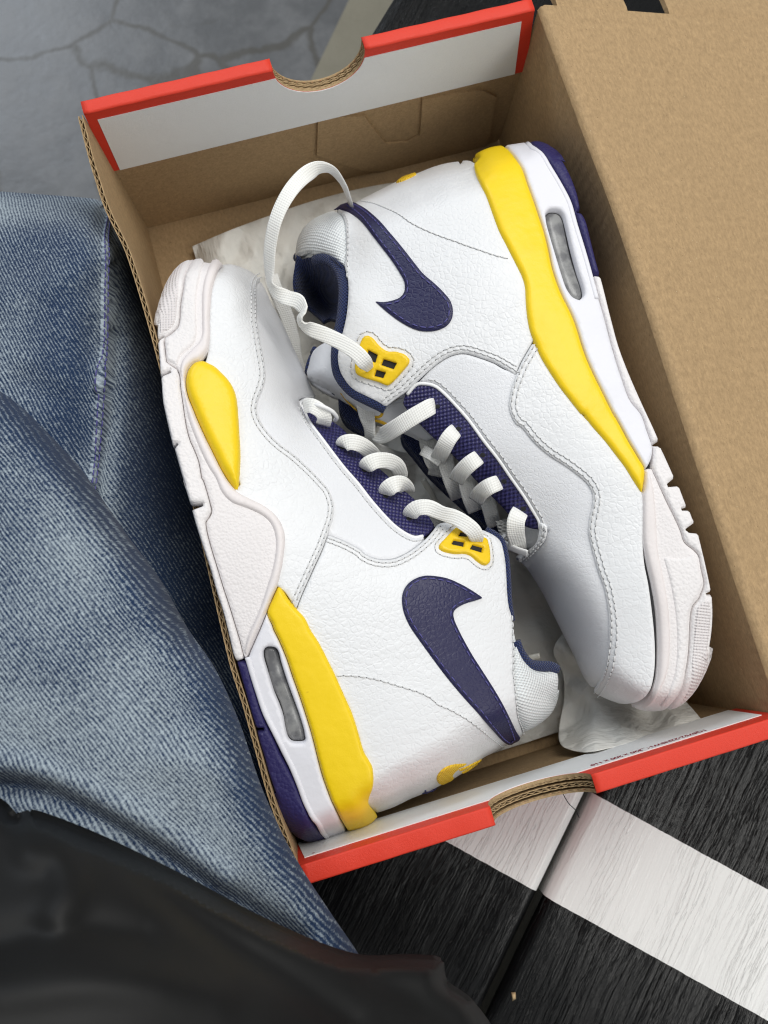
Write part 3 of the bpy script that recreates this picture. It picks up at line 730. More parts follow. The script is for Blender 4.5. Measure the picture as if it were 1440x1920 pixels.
SA = Surf([(300, 620, 97), (298, 700, 101), (315, 800, 104), (340, 900, 105), (370, 980, 105), (410, 1100, 103), (440, 1200, 101), (470, 1300, 98), (500, 1420, 95), (540, 1520, 92), (330, 560, 95), (370, 500, 92),
           (420, 560, 95), (440, 680, 97), (450, 800, 99), (480, 920, 101), (520, 1040, 102), (560, 1160, 101), (620, 1300, 98), (640, 1450, 95), (700, 1480, 93),
           (500, 620, 88), (510, 720, 90), (530, 820, 93), (580, 920, 95), (640, 1040, 97), (720, 1150, 96), (720, 1300, 96), (800, 1400, 92),
           (560, 760, 79), (600, 820, 81), (660, 880, 83), (730, 960, 84), (800, 1010, 85), (620, 800, 75), (700, 880, 77), (770, 960, 80), 
           (860, 1040, 86), (930, 1040, 80), (800, 1200, 93), (880, 1200, 89), (940, 1160, 83), (900, 1330, 88), (960, 1300, 83), (1000, 1330, 76), (1030, 1270, 70), (960, 1230, 82)],
          rolls=[[p + q for p, q in zip(A_toe, [(26, 20), (45, 28), (60, 34), (75, 38), (85, 40)] + [(95, 38)] * 10)],
                 [p + (70, 22) for p in A_pad_r[2:]] + [p + (80, 30) for p in A_heel[:12]] + [p + (70, 30) for p in A_heel[12:]] + [p + (60, 30) for p in A_solebot[:8]] + [p + q for p, q in zip(A_solebot[8:12], [(50, 22), (40, 14), (30, 8), (20, 4)])],
                 [p + q for p, q in zip(A_pinkL[-9:] + A_toe[:1], [(14, 3), (18, 5), (24, 9), (30, 12), (36, 16), (36, 20), (36, 22), (34, 22), (30, 22), (26, 20)])]], sil=A_sil)
def far_side(P): return np.clip(104 - P[:, 2], 1.5, 46)
angA = math.atan2(240, -1060) + math.pi / 2

# hidden core: closes the shoe all round
panel('body', shrink(A_sil, 26, 8), SA, 'white_leather', shoeA, -5, 6, 6, 12, vert=True, squash=(6., .5), drop=far_side, corner=180)
# dark textile lining along the collar opening
C = curve(A_coll, 6)[:, :2]; P, N = SA.ptn(C); Q = P.copy(); Q[:, 2] = np.clip(100 - P[:, 2], 4, 40); n_ = len(C); inn = np.array([-9., 3., 0])
V = np.vstack([P - N * .5, (P + Q) / 2 + inn, Q]); f = [[r * n_ + i, r * n_ + i + 1, (r + 1) * n_ + i + 1, (r + 1) * n_ + i] for r in range(2) for i in range(n_ - 1)]
make_mesh('lining', V, f, 'navy_knit', shoeA, V[:, :2])

# white leather quarters
A_mud = cr(1, (738, 256), (708, 272), (695, 320), (695, 420), (700, 520), (715, 620), (735, 720), (755, 820), (760, 900), (745, 970), (720, 1040), (712, 1110), (735, 1180), (790, 1260), (860, 1330), (950, 1400), (1050, 1490), (1130, 1570), (1190, 1640), (1221, 1720)) + cr(2, (1170, 205), (1160, 280), (1130, 370), (1090, 480), (1040, 590), (1000, 680), (960, 770), (918, 878))
A_ankle = cr(2, (1128, 375), (1250, 425), (1350, 480)) + cr(4, (0, 340), (60, 370), (130, 382), (200, 375), (280, 340), (340, 300), (400, 250), (440, 205), (482, 156))
A_throat = cr(6, (2, 235), (50, 330), (110, 410), (170, 490), (240, 580), (310, 660), (380, 750), (450, 830), (510, 890), (570, 932), (620, 952), (665, 945))
vamp = A_toe[3:] + cr(6, (20, 195), (-5, 205)) + A_throat + A_ankle[::-1][2:] + [(p[0] - 12, p[1] + 4) for p in A_mud[::-1][6:]]
panel('vamp', vamp, SA, 'smooth_leather', shoeA, 1.2, 2.2, .6, 7, ang=angA)
A_in = cr(1, (600, 1600), (560, 1500), (500, 1400), (430, 1250), (360, 1100), (320, 950), (360, 830), (390, 720), (395, 600), (400, 440), (410, 340), (425, 250), (445, 190), (470, 155))
mud = A_toe[:6] + A_mud + cr(2, (840, 760), (760, 700), (790, 560), (790, 420), (760, 320), (680, 220), (560, 160), (480, 100)) + A_in
panel('toe_overlay', mud, SA, 'white_leather', shoeA, 2.1, 2.4, .6, 7, ang=angA)
pad_seam = cr(4, (1022, 1482), (1005, 1440), (985, 1370), (972, 1290), (965, 1200), (955, 1100), (958, 1000), (955, 900), (950, 790))
heel_in = cr(3, (900, 1150), (900, 1060), (930, 970), (920, 900), (880, 800), (840, 670), (800, 540), (730, 390), (650, 230), (570, 90)) + cr(2, (1000, 1010), (950, 940), (890, 860))
ankle = A_ankle + A_coll[1:13] + pad_seam[::-1] + cr(4, (995, 1500)) + A_heel + heel_in + A_mud[::-1][:6]
panel('ankle_quarter', ankle, SA, 'white_leather', shoeA, 2.0, 2.4, .6, 7, ang=angA)
panel('collar_pad', A_coll[13:] + A_pad_r[:-1] + pad_seam, SA, 'knit_mesh', shoeA, 3.6, 26, -.4, 6, ang=angA + .4)
# navy mesh eyestay under the vamp edge
eye = cr(6, (0, 235), (35, 340), (110, 430), (170, 510), (240, 600), (310, 680), (380, 770), (450, 850), (510, 905), (570, 945), (640, 955), (700, 925), (735, 885), (705, 835), (640, 755), (560, 683), (480, 612), (400, 542), (330, 472), (250, 372), (200, 330), (120, 285), (60, 248))
panel('eyestay', eye, SA, 'navy_mesh', shoeA, .7, 2.5, .4, 6, ang=angA + .62)
tube_on('vamp_edge', [(p[0] + 1.5, p[1] - 1) for p in A_throat], SA, .75, 'white_edge', shoeA, .7)

# rubber cup sole
cupL = cr(2, (572, 1203), (540, 1080), (510, 980), (470, 850), (430, 730), (390, 600), (350, 470), (320, 360), (310, 290), (330, 260), (350, 215), (335, 150), (310, 60), (290, 0)) + cr(1, (350, 1560), (330, 1450), (300, 1370), (270, 1300), (245, 1200), (225, 1060), (210, 950), (205, 880), (190, 840), (150, 815), (120, 790), (112, 730), (105, 660), (110, 630), (150, 605), (195, 560), (208, 510), (212, 430), (225, 340), (245, 250), (270, 180), (300, 130))
beadR = cr(1, (480, 155), (455, 190), (440, 250), (425, 340), (418, 440), (412, 520), (415, 600), (410, 660), (400, 710), (370, 755), (335, 788)) 
beadY = cr(1, (300, 802), (265, 840), (248, 890), (247, 950), (262, 1020), (290, 1090), (330, 1190), (380, 1300), (430, 1400), (480, 1500), (530, 1582), (588, 1646))
beadT = cr(2, (600, 125), (690, 170), (760, 220), (810, 280), (840, 350), (848, 430), (840, 520), (828, 600), (808, 690), (797, 718), (760, 800), (720, 900), (680, 1000), (640, 1090), (605, 1170), (590, 1212))
beadI = cr(2, (565, 1150), (590, 1040), (640, 930), (680, 830), (715, 720), (745, 620), (765, 520), (770, 430), (755, 350), (720, 290), (660, 245), (570, 205), (480, 170), (410, 100), (365, 0)) + cr(1, (390, 1500), (340, 1400), (290, 1280), (255, 1180), (235, 1080), (218, 980), (210, 900), (200, 840), (225, 770), (285, 705), (330, 655), (345, 610), (347, 520), (347, 420), (350, 330), (362, 250), (382, 180), (405, 125), (440, 118))
cup = cupL + cr(1, (340, 120), (360, 118), (366, 180), (343, 250), (331, 330), (326, 420), (327, 520), (331, 600), (322, 650), (278, 700), (218, 765), (196, 835)) + beadI[::-1][12:]
panel('sidewall_panel', beadR[:1] + beadR[1:] + beadY + beadT + cupL, SA, 'pebbled_rubber', shoeA, 2.4, 3.5, .3, 7, ang=angA)
panel('toe_sidewall', cr(1, (300, 130), (365, 125), (372, 165), (345, 240), (328, 330), (322, 450), (325, 600), (300, 680), (215, 760), (195, 830), (160, 808), (125, 785), (117, 730), (110, 662), (116, 635), (155, 610), (200, 562), (214, 510), (218, 430), (231, 340), (251, 250), (276, 180)), SA, 'sidewall_rubber', shoeA, 3.1, 3, .2, 6, ang=angA)
panel('sole_bead', beadR + beadY + beadT + beadI, SA, 'smooth_rubber', shoeA, 3.7, 8, .3, 5, ang=angA, power=1.7)
def notch(a, tip, b): return [a, tip, b]
silA = cr(2, (520, 1222), (498, 1180), (470, 1060), (430, 900), (385, 760), (340, 600), (290, 450), (240, 290), (218, 207), (292, 180), (288, 163), (206, 163), (180, 80), (155, 0)) + cr(1, (245, 1620), (215, 1520), (170, 1360), (193, 1338), (190, 1328), (160, 1345), (130, 1220), (110, 1130), (92, 1040), (82, 890), (147, 862), (144, 850), (78, 880), (70, 760), (63, 690), (62, 655), (98, 632), (96, 624), (60, 640), (58, 600), (62, 530), (75, 450), (95, 380), (120, 310), (150, 245), (190, 185), (240, 140), (310, 118))
panel('outsole', silA + cupL[::-1], SA, 'sidewall_rubber', shoeA, 2.9, 4, .2, 6, drop=far_side, ang=angA, corner=35)
panel('toe_knurl', cr(1, (108, 612), (145, 598), (186, 552), (200, 505), (204, 430), (217, 340), (237, 250), (262, 180), (290, 132), (240, 152), (195, 195), (158, 252), (128, 315), (104, 385), (85, 452), (72, 530), (68, 600), (72, 625)), SA, 'knurled_rubber', shoeA, 3.3, 4, 0, 5, ang=angA)
# heel: white midsole with air window, navy outsole, yellow foam
navyA = cr(3, (52, 212), (75, 300), (110, 420), (150, 560), (182, 663), (232, 662), (234, 672), (188, 680), (200, 740), (235, 850), (265, 960), (300, 1060), (340, 1170), (390, 1270), (440, 1340), (500, 1385), (560, 1400), (610, 1396), (655, 1376), (620, 1340), (570, 1290), (530, 1220), (490, 1120), (450, 1020), (400, 920), (350, 830), (310, 740), (260, 640), (220, 540), (190, 440), (160, 340), (135, 240), (110, 208))
panel('heel_outsole', navyA, SA, 'navy_rubber', shoeA, 3.0, 4, .2, 6, drop=far_side, ang=angA, label='navy heel part of the outsole')
winA = cr(3, (235, 140), (262, 116), (310, 122), (332, 150), (350, 220), (385, 330), (425, 440), (465, 550), (500, 660), (515, 735), (500, 752), (430, 752), (398, 725), (380, 660), (365, 580), (338, 500), (305, 420), (280, 340), (255, 260), (235, 190))
midA = cr(2, (722, 898), (680, 1000), (640, 1090), (606, 1170), (597, 1215)) + cr(3, (140, 240), (165, 340), (195, 440), (225, 540), (265, 640), (315, 740), (355, 830), (405, 920), (455, 1020), (495, 1120), (535, 1220), (575, 1290), (625, 1340), (655, 1376), (720, 1352), (785, 1322), (740, 1250), (700, 1170), (665, 1080), (630, 980), (600, 870), (575, 770), (545, 660), (510, 550), (470, 430), (430, 320), (390, 200), (340, 80), (300, 0)) + cr(2, (760, 980))
panel('midsole', midA, SA, 'midsole_foam', shoeA, 3.2, 3.5, .2, 6, holes=[winA], drop=None, ang=angA)
tube_on('midsole_ridge', cr(3, (128, 180), (160, 290), (205, 430), (250, 560), (320, 700), (375, 810), (430, 920), (480, 1040), (520, 1150), (565, 1240), (610, 1320), (650, 1362)), SA, 1.1, 'midsole_foam', shoeA, 2.9, .7)
wob = lambda V, d: .5 * np.sin(V[:, 1] * .075)
panel('air_window', winA, SA, 'air_bubble', shoeA, .9, 12, .9, 4, extra=wob, label='clear grey air cushion in the heel')
yelA = cr(2, (800, 713), (760, 800), (724, 898), (760, 980)) + cr(3, (300, 0), (340, 80), (390, 200), (430, 320), (470, 430), (510, 550), (545, 660), (575, 770), (600, 870), (630, 980), (665, 1080), (700, 1170), (740, 1250), (785, 1321), (850, 1310), (910, 1290), (960, 1252), (979, 1218), (955, 1195), (930, 1165), (920, 1138), (935, 1090), (960, 1040), (970, 980), (965, 920), (940, 870), (910, 820), (885, 740), (860, 650), (830, 560), (790, 470), (750, 380), (710, 290), (670, 210), (630, 130), (590, 60), (550, 0)) + cr(2, (980, 930), (925, 870), (870, 805), (835, 750))
panel('heel_foam', yelA, SA, 'yellow_foam', shoeA, 3.9, 10, .3, 6, ang=angA, label='yellow foam wrap round the heel', power=2.4, ne=10)
yelF = cr(1, (340, 785), (300, 800), (265, 840), (248, 890), (247, 950), (262, 1020), (290, 1090), (330, 1190), (380, 1300), (430, 1400), (480, 1500), (530, 1580), (575, 1640), (590, 1648), (600, 1590), (607, 1500), (609, 1400), (601, 1280), (591, 1150), (580, 1040), (560, 970), (525, 910), (480, 860), (440, 822), (400, 800), (368, 785))
panel('forefoot_foam', yelF, SA, 'yellow_foam', shoeA, 5.2, 17, .2, 5, ang=angA, label='yellow foam pod on the forefoot', power=2.2, ne=10)

# side logo, heel embroidery, lace eyelet
swA = cr(4, (757, 626), (690, 580), (620, 540), (540, 505), (460, 490), (390, 488), (330, 505), (280, 540), (250, 590), (243, 650), (255, 720), (290, 800), (350, 890), (430, 1000), (520, 1120), (620, 1240), (720, 1350), (820, 1450), (880, 1510), (925, 1539), (997, 1500), (960, 1440), (900, 1330), (830, 1210), (760, 1100), (690, 990), (640, 900), (600, 820), (575, 760), (572, 715), (600, 685), (650, 660), (710, 642))
panel('side_logo', swA, SA, 'navy_leather', shoeA, 2.9, 1.6, -1.6, 6, ang=angA, label='large navy tick logo on the ankle side')
CROPS[12] = (790, 1390, 1440 / 210)
panel('heel_logo', cr(12, (165, 430), (180, 370), (240, 300), (330, 255), (430, 238), (552, 230), (500, 262), (440, 290), (425, 312), (395, 335), (372, 370), (368, 402), (392, 412), (360, 440), (300, 470), (240, 496), (190, 480)), SA, 'embroidery', shoeA, 2.7, 1.5, -1.6, 3, ang=.6, label='small embroidered yellow tick on the heel')
panel('heel_logo', cr(12, (430, 312), (560, 262), (640, 225), (757, 170), (700, 215), (560, 285), (472, 324)), SA, 'embroidery', shoeA, 2.6, 1, -1.6, 3, ang=.6)
panel('heel_logo', cr(12, (475, 352), (560, 300), (640, 262), (705, 226), (640, 275), (560, 325), (490, 364)), SA, 'embroidery', shoeA, 2.6, 1, -1.6, 3, ang=.6)
for a_ in (((372, 1846), (402, 1838)), ((388, 1828), (398, 1848)), ((402, 1840), (440, 1826)), ((430, 1836), (456, 1814))):
    tube_on('heel_lettering', cr(4, *a_), SA, .35, 'navy_thread', shoeA, 2.1, 1, 2)
eyA = cr(4, (585, 195), (610, 188), (670, 200), (725, 235), (783, 260), (797, 330), (797, 400), (775, 424), (745, 416), (710, 392), (680, 366), (640, 352), (580, 354), (510, 340), (484, 325), (482, 300), (520, 260), (560, 218))
hoA = [cr(4, (620, 220), (667, 222), (656, 251), (603, 248)), cr(4, (575, 273), (637, 284), (632, 313), (560, 299)), cr(4, (690, 299), (750, 315), (744, 346), (674, 326)), cr(4, (706, 246), (750, 258), (744, 282), (700, 272))]
panel('eyelet', eyA, SA, 'yellow_plastic', shoeA, 3.7, 2.5, -1.6, 4, holes=hoA, ang=angA, label='yellow plastic four-hole lace eyelet')
panel('eyelet_backing', shrink(eyA, 5, 4), SA, 'dark_recess', shoeA, 2.25, 1, -2.1, 6, corner=180)
# collar piping and stitching
tube_on('collar_piping', cr(4, (790, 190), (850, 220), (890, 265), (910, 340), (922, 430), (927, 520), (931, 620), (940, 700), (952, 770)), SA, 1.7, 'navy_knit', shoeA, .2)
tube_on('collar_piping', cr(4, (975, 900), (1000, 965), (1036, 1020), (1078, 1052), (1140, 1060), (1200, 1062), (1240, 1078)), SA, 2.3, 'navy_knit', shoeA, .4)
m_ = curve(A_mud, 4)[:, :2]; an = curve(A_ankle, 4)[:, :2]
stitches('stitching', [offset_line(m_, 5.5), offset_line(m_, 12.5)], SA, shoeA, 2.15)
an_s = [offset_line(an, 7), offset_line(an, 14)]
eyst = np.vstack([shrink(eyA, -7, 4), shrink(eyA, -7, 4)[:1]])
ank_c = cr(3, (715, 310), (800, 310), (900, 320), (1000, 340), (1100, 370), (1200, 400), (1290, 430), (1360, 470)) + cr(4, (100, 1150), (200, 1180), (300, 1210), (390, 1250), (470, 1300), (560, 1340), (640, 1385), (720, 1430), (800, 1490), (880, 1550))[4:]
coll_s = cr(4, (938, 730), (944, 800), (945, 880), (947, 1000), (945, 1100), (955, 1200), (965, 1290), (980, 1370), (1005, 1440), (1016, 1480))
stitches('stitching', an_s + [eyst, ank_c, coll_s], SA, shoeA, 2.05)
stitches('stitching', [offset_line(curve(A_throat, 4)[:, :2], 7)], SA, shoeA, 1.25)
swl = shrink(swA, 6.5, 4); stitches('logo_stitching', [np.vstack([swl, swl[:1]])], SA, shoeA, 2.95, 'thread_navy', 2.6, .9, .3, False)
tab = cr(6, (-8, 215), (20, 195), (60, 190), (80, 205), (60, 222), (25, 226), (8, 245)); panel('lace_tab', tab, SA, 'white_leather', shoeA, 2.0, 2, .3, 5)
stitches('stitching', [cr(6, (-2, 230), (10, 208), (40, 198), (70, 198))], SA, shoeA, 2.05)

# laces
lace('lace', cr(6, (30, 235, 76), (70, 232, 82), (120, 262, 82), (140, 300, 80), (132, 335, 75)), shoeA, 6.2)
tube3 = np.array([W3(*p) for p in cr(6, (60, 222, 80), (120, 232, 84), (180, 262, 82), (206, 295, 78), (196, 312, 74))]); tube3 = catmull(tube3, 8)
sweep('lace_loop', tube3, toward_cam(tube3), 1.7, 1.7, 'white_edge', shoeA, 8, 2)
lace('lace', cr(6, (230, 466, 74, 0, .6), (240, 440, 84), (280, 428, 86), (330, 440, 85), (375, 470, 80), (420, 520, 68)), shoeA, 6.6)
lace('lace', cr(6, (350, 588, 75, 0, .6), (366, 557, 86), (415, 530, 88), (480, 530, 84), (530, 555, 78), (548, 600, 70), (540, 625, 62)), shoeA, 6.6)
lace('lace', cr(6, (466, 728, 76, 0, .6), (474, 692, 86), (510, 660, 89), (555, 655, 86), (582, 680, 78), (585, 700, 70)), shoeA, 6.8)
lace('lace', cr(6, (592, 850, 76, 0, .6), (602, 818, 86), (640, 785, 90), (700, 782, 91), (770, 812, 91, 25), (840, 835, 91, 10), (900, 870, 92), (945, 910, 91), (962, 950, 88, 0, .9), (966, 976, 82, 0, .55)), shoeA, 6.4)

# ------------------------------------------------------------------ sneaker lying along the right wall (heel to the far end)
shoeB = thing('sneaker', 'white sneaker along the right box wall, its heel towards the far end', 'sneaker', (150, 160, 1), 'pair of white, navy and yellow sneakers')
B_top = cr(5, (500, 345), (560, 318), (610, 305), (650, 290), (700, 262), (780, 222), (880, 172), (960, 132), (1040, 105), (1140, 65), (1230, 40), (1320, 28)) + cr(7, (0, 240), (100, 230), (165, 222))
B_htop = cr(7, (160, 220), (210, 185), (270, 160), (330, 148), (355, 150), (430, 138), (510, 130), (560, 115), (610, 125), (680, 170))
B_navyR = cr(7, (740, 250), (790, 350), (825, 450), (845, 550), (880, 620), (910, 740), (940, 860), (970, 960))
B_pinkR = cr(7, (975, 975), (1000, 1080), (1040, 1240), (1090, 1420), (1150, 1580), (1220, 1740)) + cr(8, (870, 80), (905, 165), (950, 280), (1000, 395), (1050, 500), (1090, 590), (1145, 730), (1175, 850), (1200, 960), (1225, 1090), (1235, 1200), (1232, 1300), (1220, 1400), (1195, 1520), (1150, 1620), (1100, 1700), (1030, 1770), (960, 1800), (880, 1808), (800, 1800), (740, 1782))
B_toe = cr(8, (690, 1765), (620, 1745), (550, 1715), (510, 1687), (470, 1640), (440, 1590), (400, 1500), (350, 1400), (300, 1300), (250, 1200), (200, 1100), (140, 1000), (90, 930), (30, 880))
B_throat = cr(6, (1225, 1055), (1180, 1040), (1120, 985), (1095, 940), (1110, 880), (1100, 780), (1040, 720), (960, 640), (880, 550), (800, 470), (720, 400), (650, 330), (590, 262), (560, 230))
B_coll = cr(5, (835, 1590), (800, 1562), (720, 1522), (640, 1482), (590, 1432), (550, 1362), (535, 1282), (545, 1200), (575, 1082), (588, 1020), (597, 950), (602, 850), (598, 780), (580, 690))
B_padL = cr(5, (545, 672), (510, 645), (470, 620), (430, 612), (380, 622), (330, 638), (290, 655), (268, 635), (270, 560), (290, 490), (330, 430), (380, 390), (440, 360))
B_sil = B_top + B_htop[1:] + B_navyR + B_pinkR + B_toe + B_throat + B_coll + B_padL

SB = Surf([(1050, 300, 90), (1085, 380, 93), (1110, 500, 96), (1140, 640, 98), (1190, 780, 100), (1250, 900, 102), (1300, 1020, 102), (1328, 1120, 100), (1330, 1180, 97), (1310, 1260, 95),
           (960, 340, 93), (1000, 480, 97), (1040, 600, 99), (1090, 740, 100), (1160, 880, 101), (1200, 1000, 100), (1230, 1150, 98), (1200, 1260, 93),
           (880, 380, 92), (900, 500, 96), (960, 640, 97), (1000, 760, 97), (1060, 860, 97), (1110, 980, 96), (1140, 1120, 94), (1150, 1230, 90),
           (780, 400, 86), (800, 540, 90), (860, 680, 92), (930, 800, 92), (1000, 900, 90), (1060, 1050, 88), 
           (700, 440, 80), (720, 560, 84), (740, 660, 86), (700, 700, 82), (820, 740, 86), (880, 850, 84), (960, 950, 80), (990, 1010, 76), (1020, 1080, 80), (1070, 1180, 82),
           (660, 560, 80), (655, 480, 74), (600, 450, 62), (570, 470, 52), (660, 650, 80), (680, 740, 78), (790, 780, 80), (850, 870, 76), (920, 950, 72)],
          rolls=[[p + q for p, q in zip(B_top + B_htop, [(40, 14), (55, 22), (60, 26), (70, 30), (75, 32)] + [(85, 36)] * 10 + [(70, 34), (60, 32), (55, 30), (50, 30), (48, 28), (46, 26), (44, 24), (40, 20), (34, 14), (26, 7)])],
                 [p + q for p, q in zip(B_pinkR[-8:], [(20, 5), (26, 9), (32, 14), (36, 18), (40, 22), (42, 26), (42, 28), (42, 28)])] + [p + q for p, q in zip(B_toe, [(50, 30), (60, 32), (72, 33), (80, 33), (90, 32), (95, 31)] + [(110, 29)] * 5 + [(95, 25), (85, 20), (60, 14)])],
                 [p + (45, 14) for p in B_padL[6:]]], sil=B_sil)
angB = math.atan2(960, 380) + math.pi / 2
far_b = lambda P: np.clip(102 - P[:, 2], 1.5, 44)
panel('body', shrink(B_sil, 26, 8), SB, 'white_leather', shoeB, -5, 6, 6, 12, vert=True, squash=(188., .5), drop=far_b, corner=180)

B_mud = cr(7, (542, 1385), (510, 1440), (470, 1510), (440, 1580), (410, 1660), (393, 1740), (390, 1800), (408, 1860), (440, 1912)) + cr(8, (60, 75), (130, 160), (220, 240), (330, 312), (420, 380), (470, 430), (498, 490), (495, 560), (480, 640), (475, 720), (490, 800), (510, 880), (540, 980), (570, 1060), (590, 1150), (605, 1250), (611, 1350), (610, 1450), (600, 1540), (570, 1610), (530, 1665), (510, 1687))
B_ankle = cr(5, (836, 1588), (900, 1538), (970, 1490), (1040, 1425), (1110, 1362), (1180, 1305), (1250, 1265), (1320, 1248), (1380, 1256)) + cr(7, (60, 1462), (130, 1456), (200, 1476), (290, 1512), (370, 1556), (445, 1602))[3:]
B_eyeedge = cr(6, (590, 165), (640, 112), (695, 108), (745, 122), (795, 162), (855, 224), (925, 304), (1005, 414), (1085, 514), (1155, 614), (1225, 714), (1275, 794), (1306, 848), (1312, 890))
vampB = B_eyeedge + cr(6, (1350, 905), (1335, 960), (1285, 1010), (1225, 1055)) + B_toe[::-1][:-3] + [(p[0] + 12, p[1] - 2) for p in B_mud[::-1][2:-3]] + B_ankle[::-1][1:8]
panel('vamp', vampB, SB, 'smooth_leather', shoeB, 1.2, 2.2, .6, 7, ang=angB)
B_inner = cr(8, (780, 1755), (850, 1700), (875, 1620), (885, 1500), (880, 1350), (865, 1200), (845, 1050), (820, 920), (810, 800), (812, 680), (812, 560), (790, 440), (720, 340), (640, 230), (560, 130), (500, 60)) + cr(7, (880, 1870), (790, 1750), (700, 1630), (620, 1510), (575, 1420))
mudB = B_mud + B_toe[:3][::-1] + B_inner
panel('toe_overlay', mudB, SB, 'white_leather', shoeB, 2.1, 2.4, .6, 7, ang=angB)
padS_B = cr(5, (580, 690), (590, 600), (588, 500), (576, 420), (552, 368), (520, 345))
heelB_in = cr(7, (170, 235), (215, 275), (225, 360), (265, 460), (310, 570), (360, 680), (410, 780), (455, 880), (500, 980), (520, 1050), (520, 1130), (530, 1230), (550, 1320), (570, 1400))
ankleB = B_ankle + B_mud[:4][::-1] + heelB_in[::-1] + B_top[::-1][1:-1] + padS_B[::-1][:-1] + B_coll[::-1]
panel('ankle_quarter', ankleB, SB, 'white_leather', shoeB, 2.0, 2.4, .6, 7, ang=angB)
panel('collar_pad', B_padL + [B_top[0]] + padS_B[::-1][1:], SB, 'knit_mesh', shoeB, 3.4, 24, -.3, 5, ang=angB + .35)
eyB_poly = cr(6, (560, 225), (580, 160), (630, 105), (700, 100), (755, 118), (805, 158), (865, 220), (935, 300), (1015, 410), (1095, 510), (1165, 610), (1235, 710), (1285, 795), (1315, 850), (1312, 908), (1240, 892), (1160, 850), (1100, 782), (1040, 722), (960, 642), (880, 552), (800, 472), (720, 402), (650, 332), (590, 264))
panel('eyestay', eyB_poly, SB, 'navy_mesh', shoeB, .7, 2.5, 2.0, 6, ang=angB - .62)
tube_on('vamp_edge', [(p[0] - 1, p[1] + 2) for p in B_eyeedge], SB, .75, 'white_edge', shoeB, .7)

# throat end: pale mesh tongue base, leather loop
STB = Surf([(930, 970, 66), (1000, 1000, 66), (960, 1040, 62), (1010, 1040, 64), (940, 1010, 63), (985, 1060, 60)])
panel('tongue_mesh', cr(6, (1060, 858), (1150, 845), (1240, 885), (1310, 905), (1300, 960), (1240, 1015), (1200, 1030), (1120, 985), (1090, 940)), STB, 'toe_mesh', shoeB, 1.2, 4, .5, 5, ang=angB)
P = np.array([W3(*p) for p in cr(6, (1100, 935, 66), (1098, 965, 68), (1130, 990, 70), (1180, 1012, 72), (1236, 1030, 74))]); P = catmull(P, 8)
sweep('lace_loop', P, toward_cam(P), 4.2, 1.0, 'white_edge', shoeB, 10, 3.0, np.full(len(P), .9))
panel('lace_tab', cr(6, (1310, 852), (1345, 868), (1352, 905), (1338, 960), (1288, 1012), (1228, 1056), (1190, 1062), (1180, 1040), (1240, 1012), (1292, 962), (1306, 905)), SB, 'white_leather', shoeB, 2.0, 2, .3, 5)
stitches('stitching', [cr(6, (1325, 862), (1336, 905), (1318, 958), (1275, 1003), (1215, 1044)), cr(6, (1340, 870), (1348, 908), (1330, 966), (1284, 1016), (1225, 1058))], SB, shoeB, 2.1)

# tongue and dark inside of the collar
ST = Surf([(600, 590, 64), (625, 640, 66), (600, 690, 60), (590, 740, 52), (640, 700, 66), (660, 780, 60), (700, 800, 58), (760, 780, 64), (800, 830, 60), (720, 860, 50), (620, 770, 50), (780, 870, 52), (850, 940, 54), (920, 1000, 58), (870, 960, 50)],
          rolls=[[(600, 590, 30, 10), (592, 640, 32, 14), (580, 690, 32, 16), (576, 705, 32, 16), (600, 720, 30, 16), (640, 745, 30, 14), (690, 800, 26, 12), (760, 860, 26, 12), (850, 950, 26, 10)]])
tong = cr(10, (395, 20), (360, -20), (370, -60), (440, -95), (560, -105), (640, 0), (660, 200), (760, 330), (900, 420), (1010, 460), (1180, 380), (1220, 520), (1310, 640), (1440, 800), (1560, 930), (1680, 1060), (1500, 960), (1330, 830), (1160, 740), (1000, 680), (860, 590), (740, 510), (600, 420), (500, 375), (400, 320), (300, 250), (270, 190), (290, 80), (330, -20))
panel('tongue', cr(10, (440, -90), (540, -110), (640, 0), (660, 200), (760, 330), (900, 420), (1010, 460), (1180, 380), (1230, 560), (1320, 660), (1420, 770), (1340, 800), (1160, 720), (1000, 660), (860, 580), (740, 500), (600, 420), (500, 375), (400, 320), (300, 250), (270, 190), (290, 80), (340, -20)), ST, 'tongue_white', shoeB, 1.5, 7, .8, 6, drop=lambda P: P[:, 2] - 5, ang=angB, label='white tongue')
tube_on('tongue_edge', cr(10, (345, -30), (300, 60), (272, 150), (268, 195)), ST, 1.4, 'navy_knit', shoeB, .2)
tube_on('tongue_edge', cr(10, (495, 372), (520, 385), (575, 405)), ST, .9, 'navy_knit', shoeB, .6)
STn = Surf([(640, 740, 47), (640, 800, 40), (680, 810, 42), (720, 800, 44), (800, 840, 48), (850, 900, 48), (900, 960, 50), (780, 870, 44), (960, 1010, 50), (930, 960, 54)])
panel('tongue_underside', cr(10, (545, 400), (640, 430), (745, 510), (800, 600), (840, 720), (760, 720), (690, 690), (620, 640), (570, 560), (552, 480)), STn, 'navy_knit', shoeB, 2, 12, .4, 5, drop=lambda P: P[:, 2] - 8, ang=angB)
panel('tongue_side', cr(6, (555, 380), (600, 370), (660, 420), (720, 520), (800, 620), (880, 690), (960, 770), (1040, 850), (1100, 930), (1110, 1010), (1080, 1000), (1040, 930), (1000, 880), (900, 780), (800, 690), (700, 590), (620, 490), (570, 430)), STn, 'navy_knit', shoeB, 1.5, 7, .4, 6, drop=lambda P: P[:, 2] - 10, ang=angB)
SI = Surf([(556, 480, 48), (552, 530, 44), (575, 580, 34), (610, 500, 58), (640, 540, 60), (600, 545, 20), (620, 580, 20), (640, 600, 50), (635, 580, 40), (560, 560, 38), (590, 595, 36), (612, 608, 46), (585, 520, 34)])
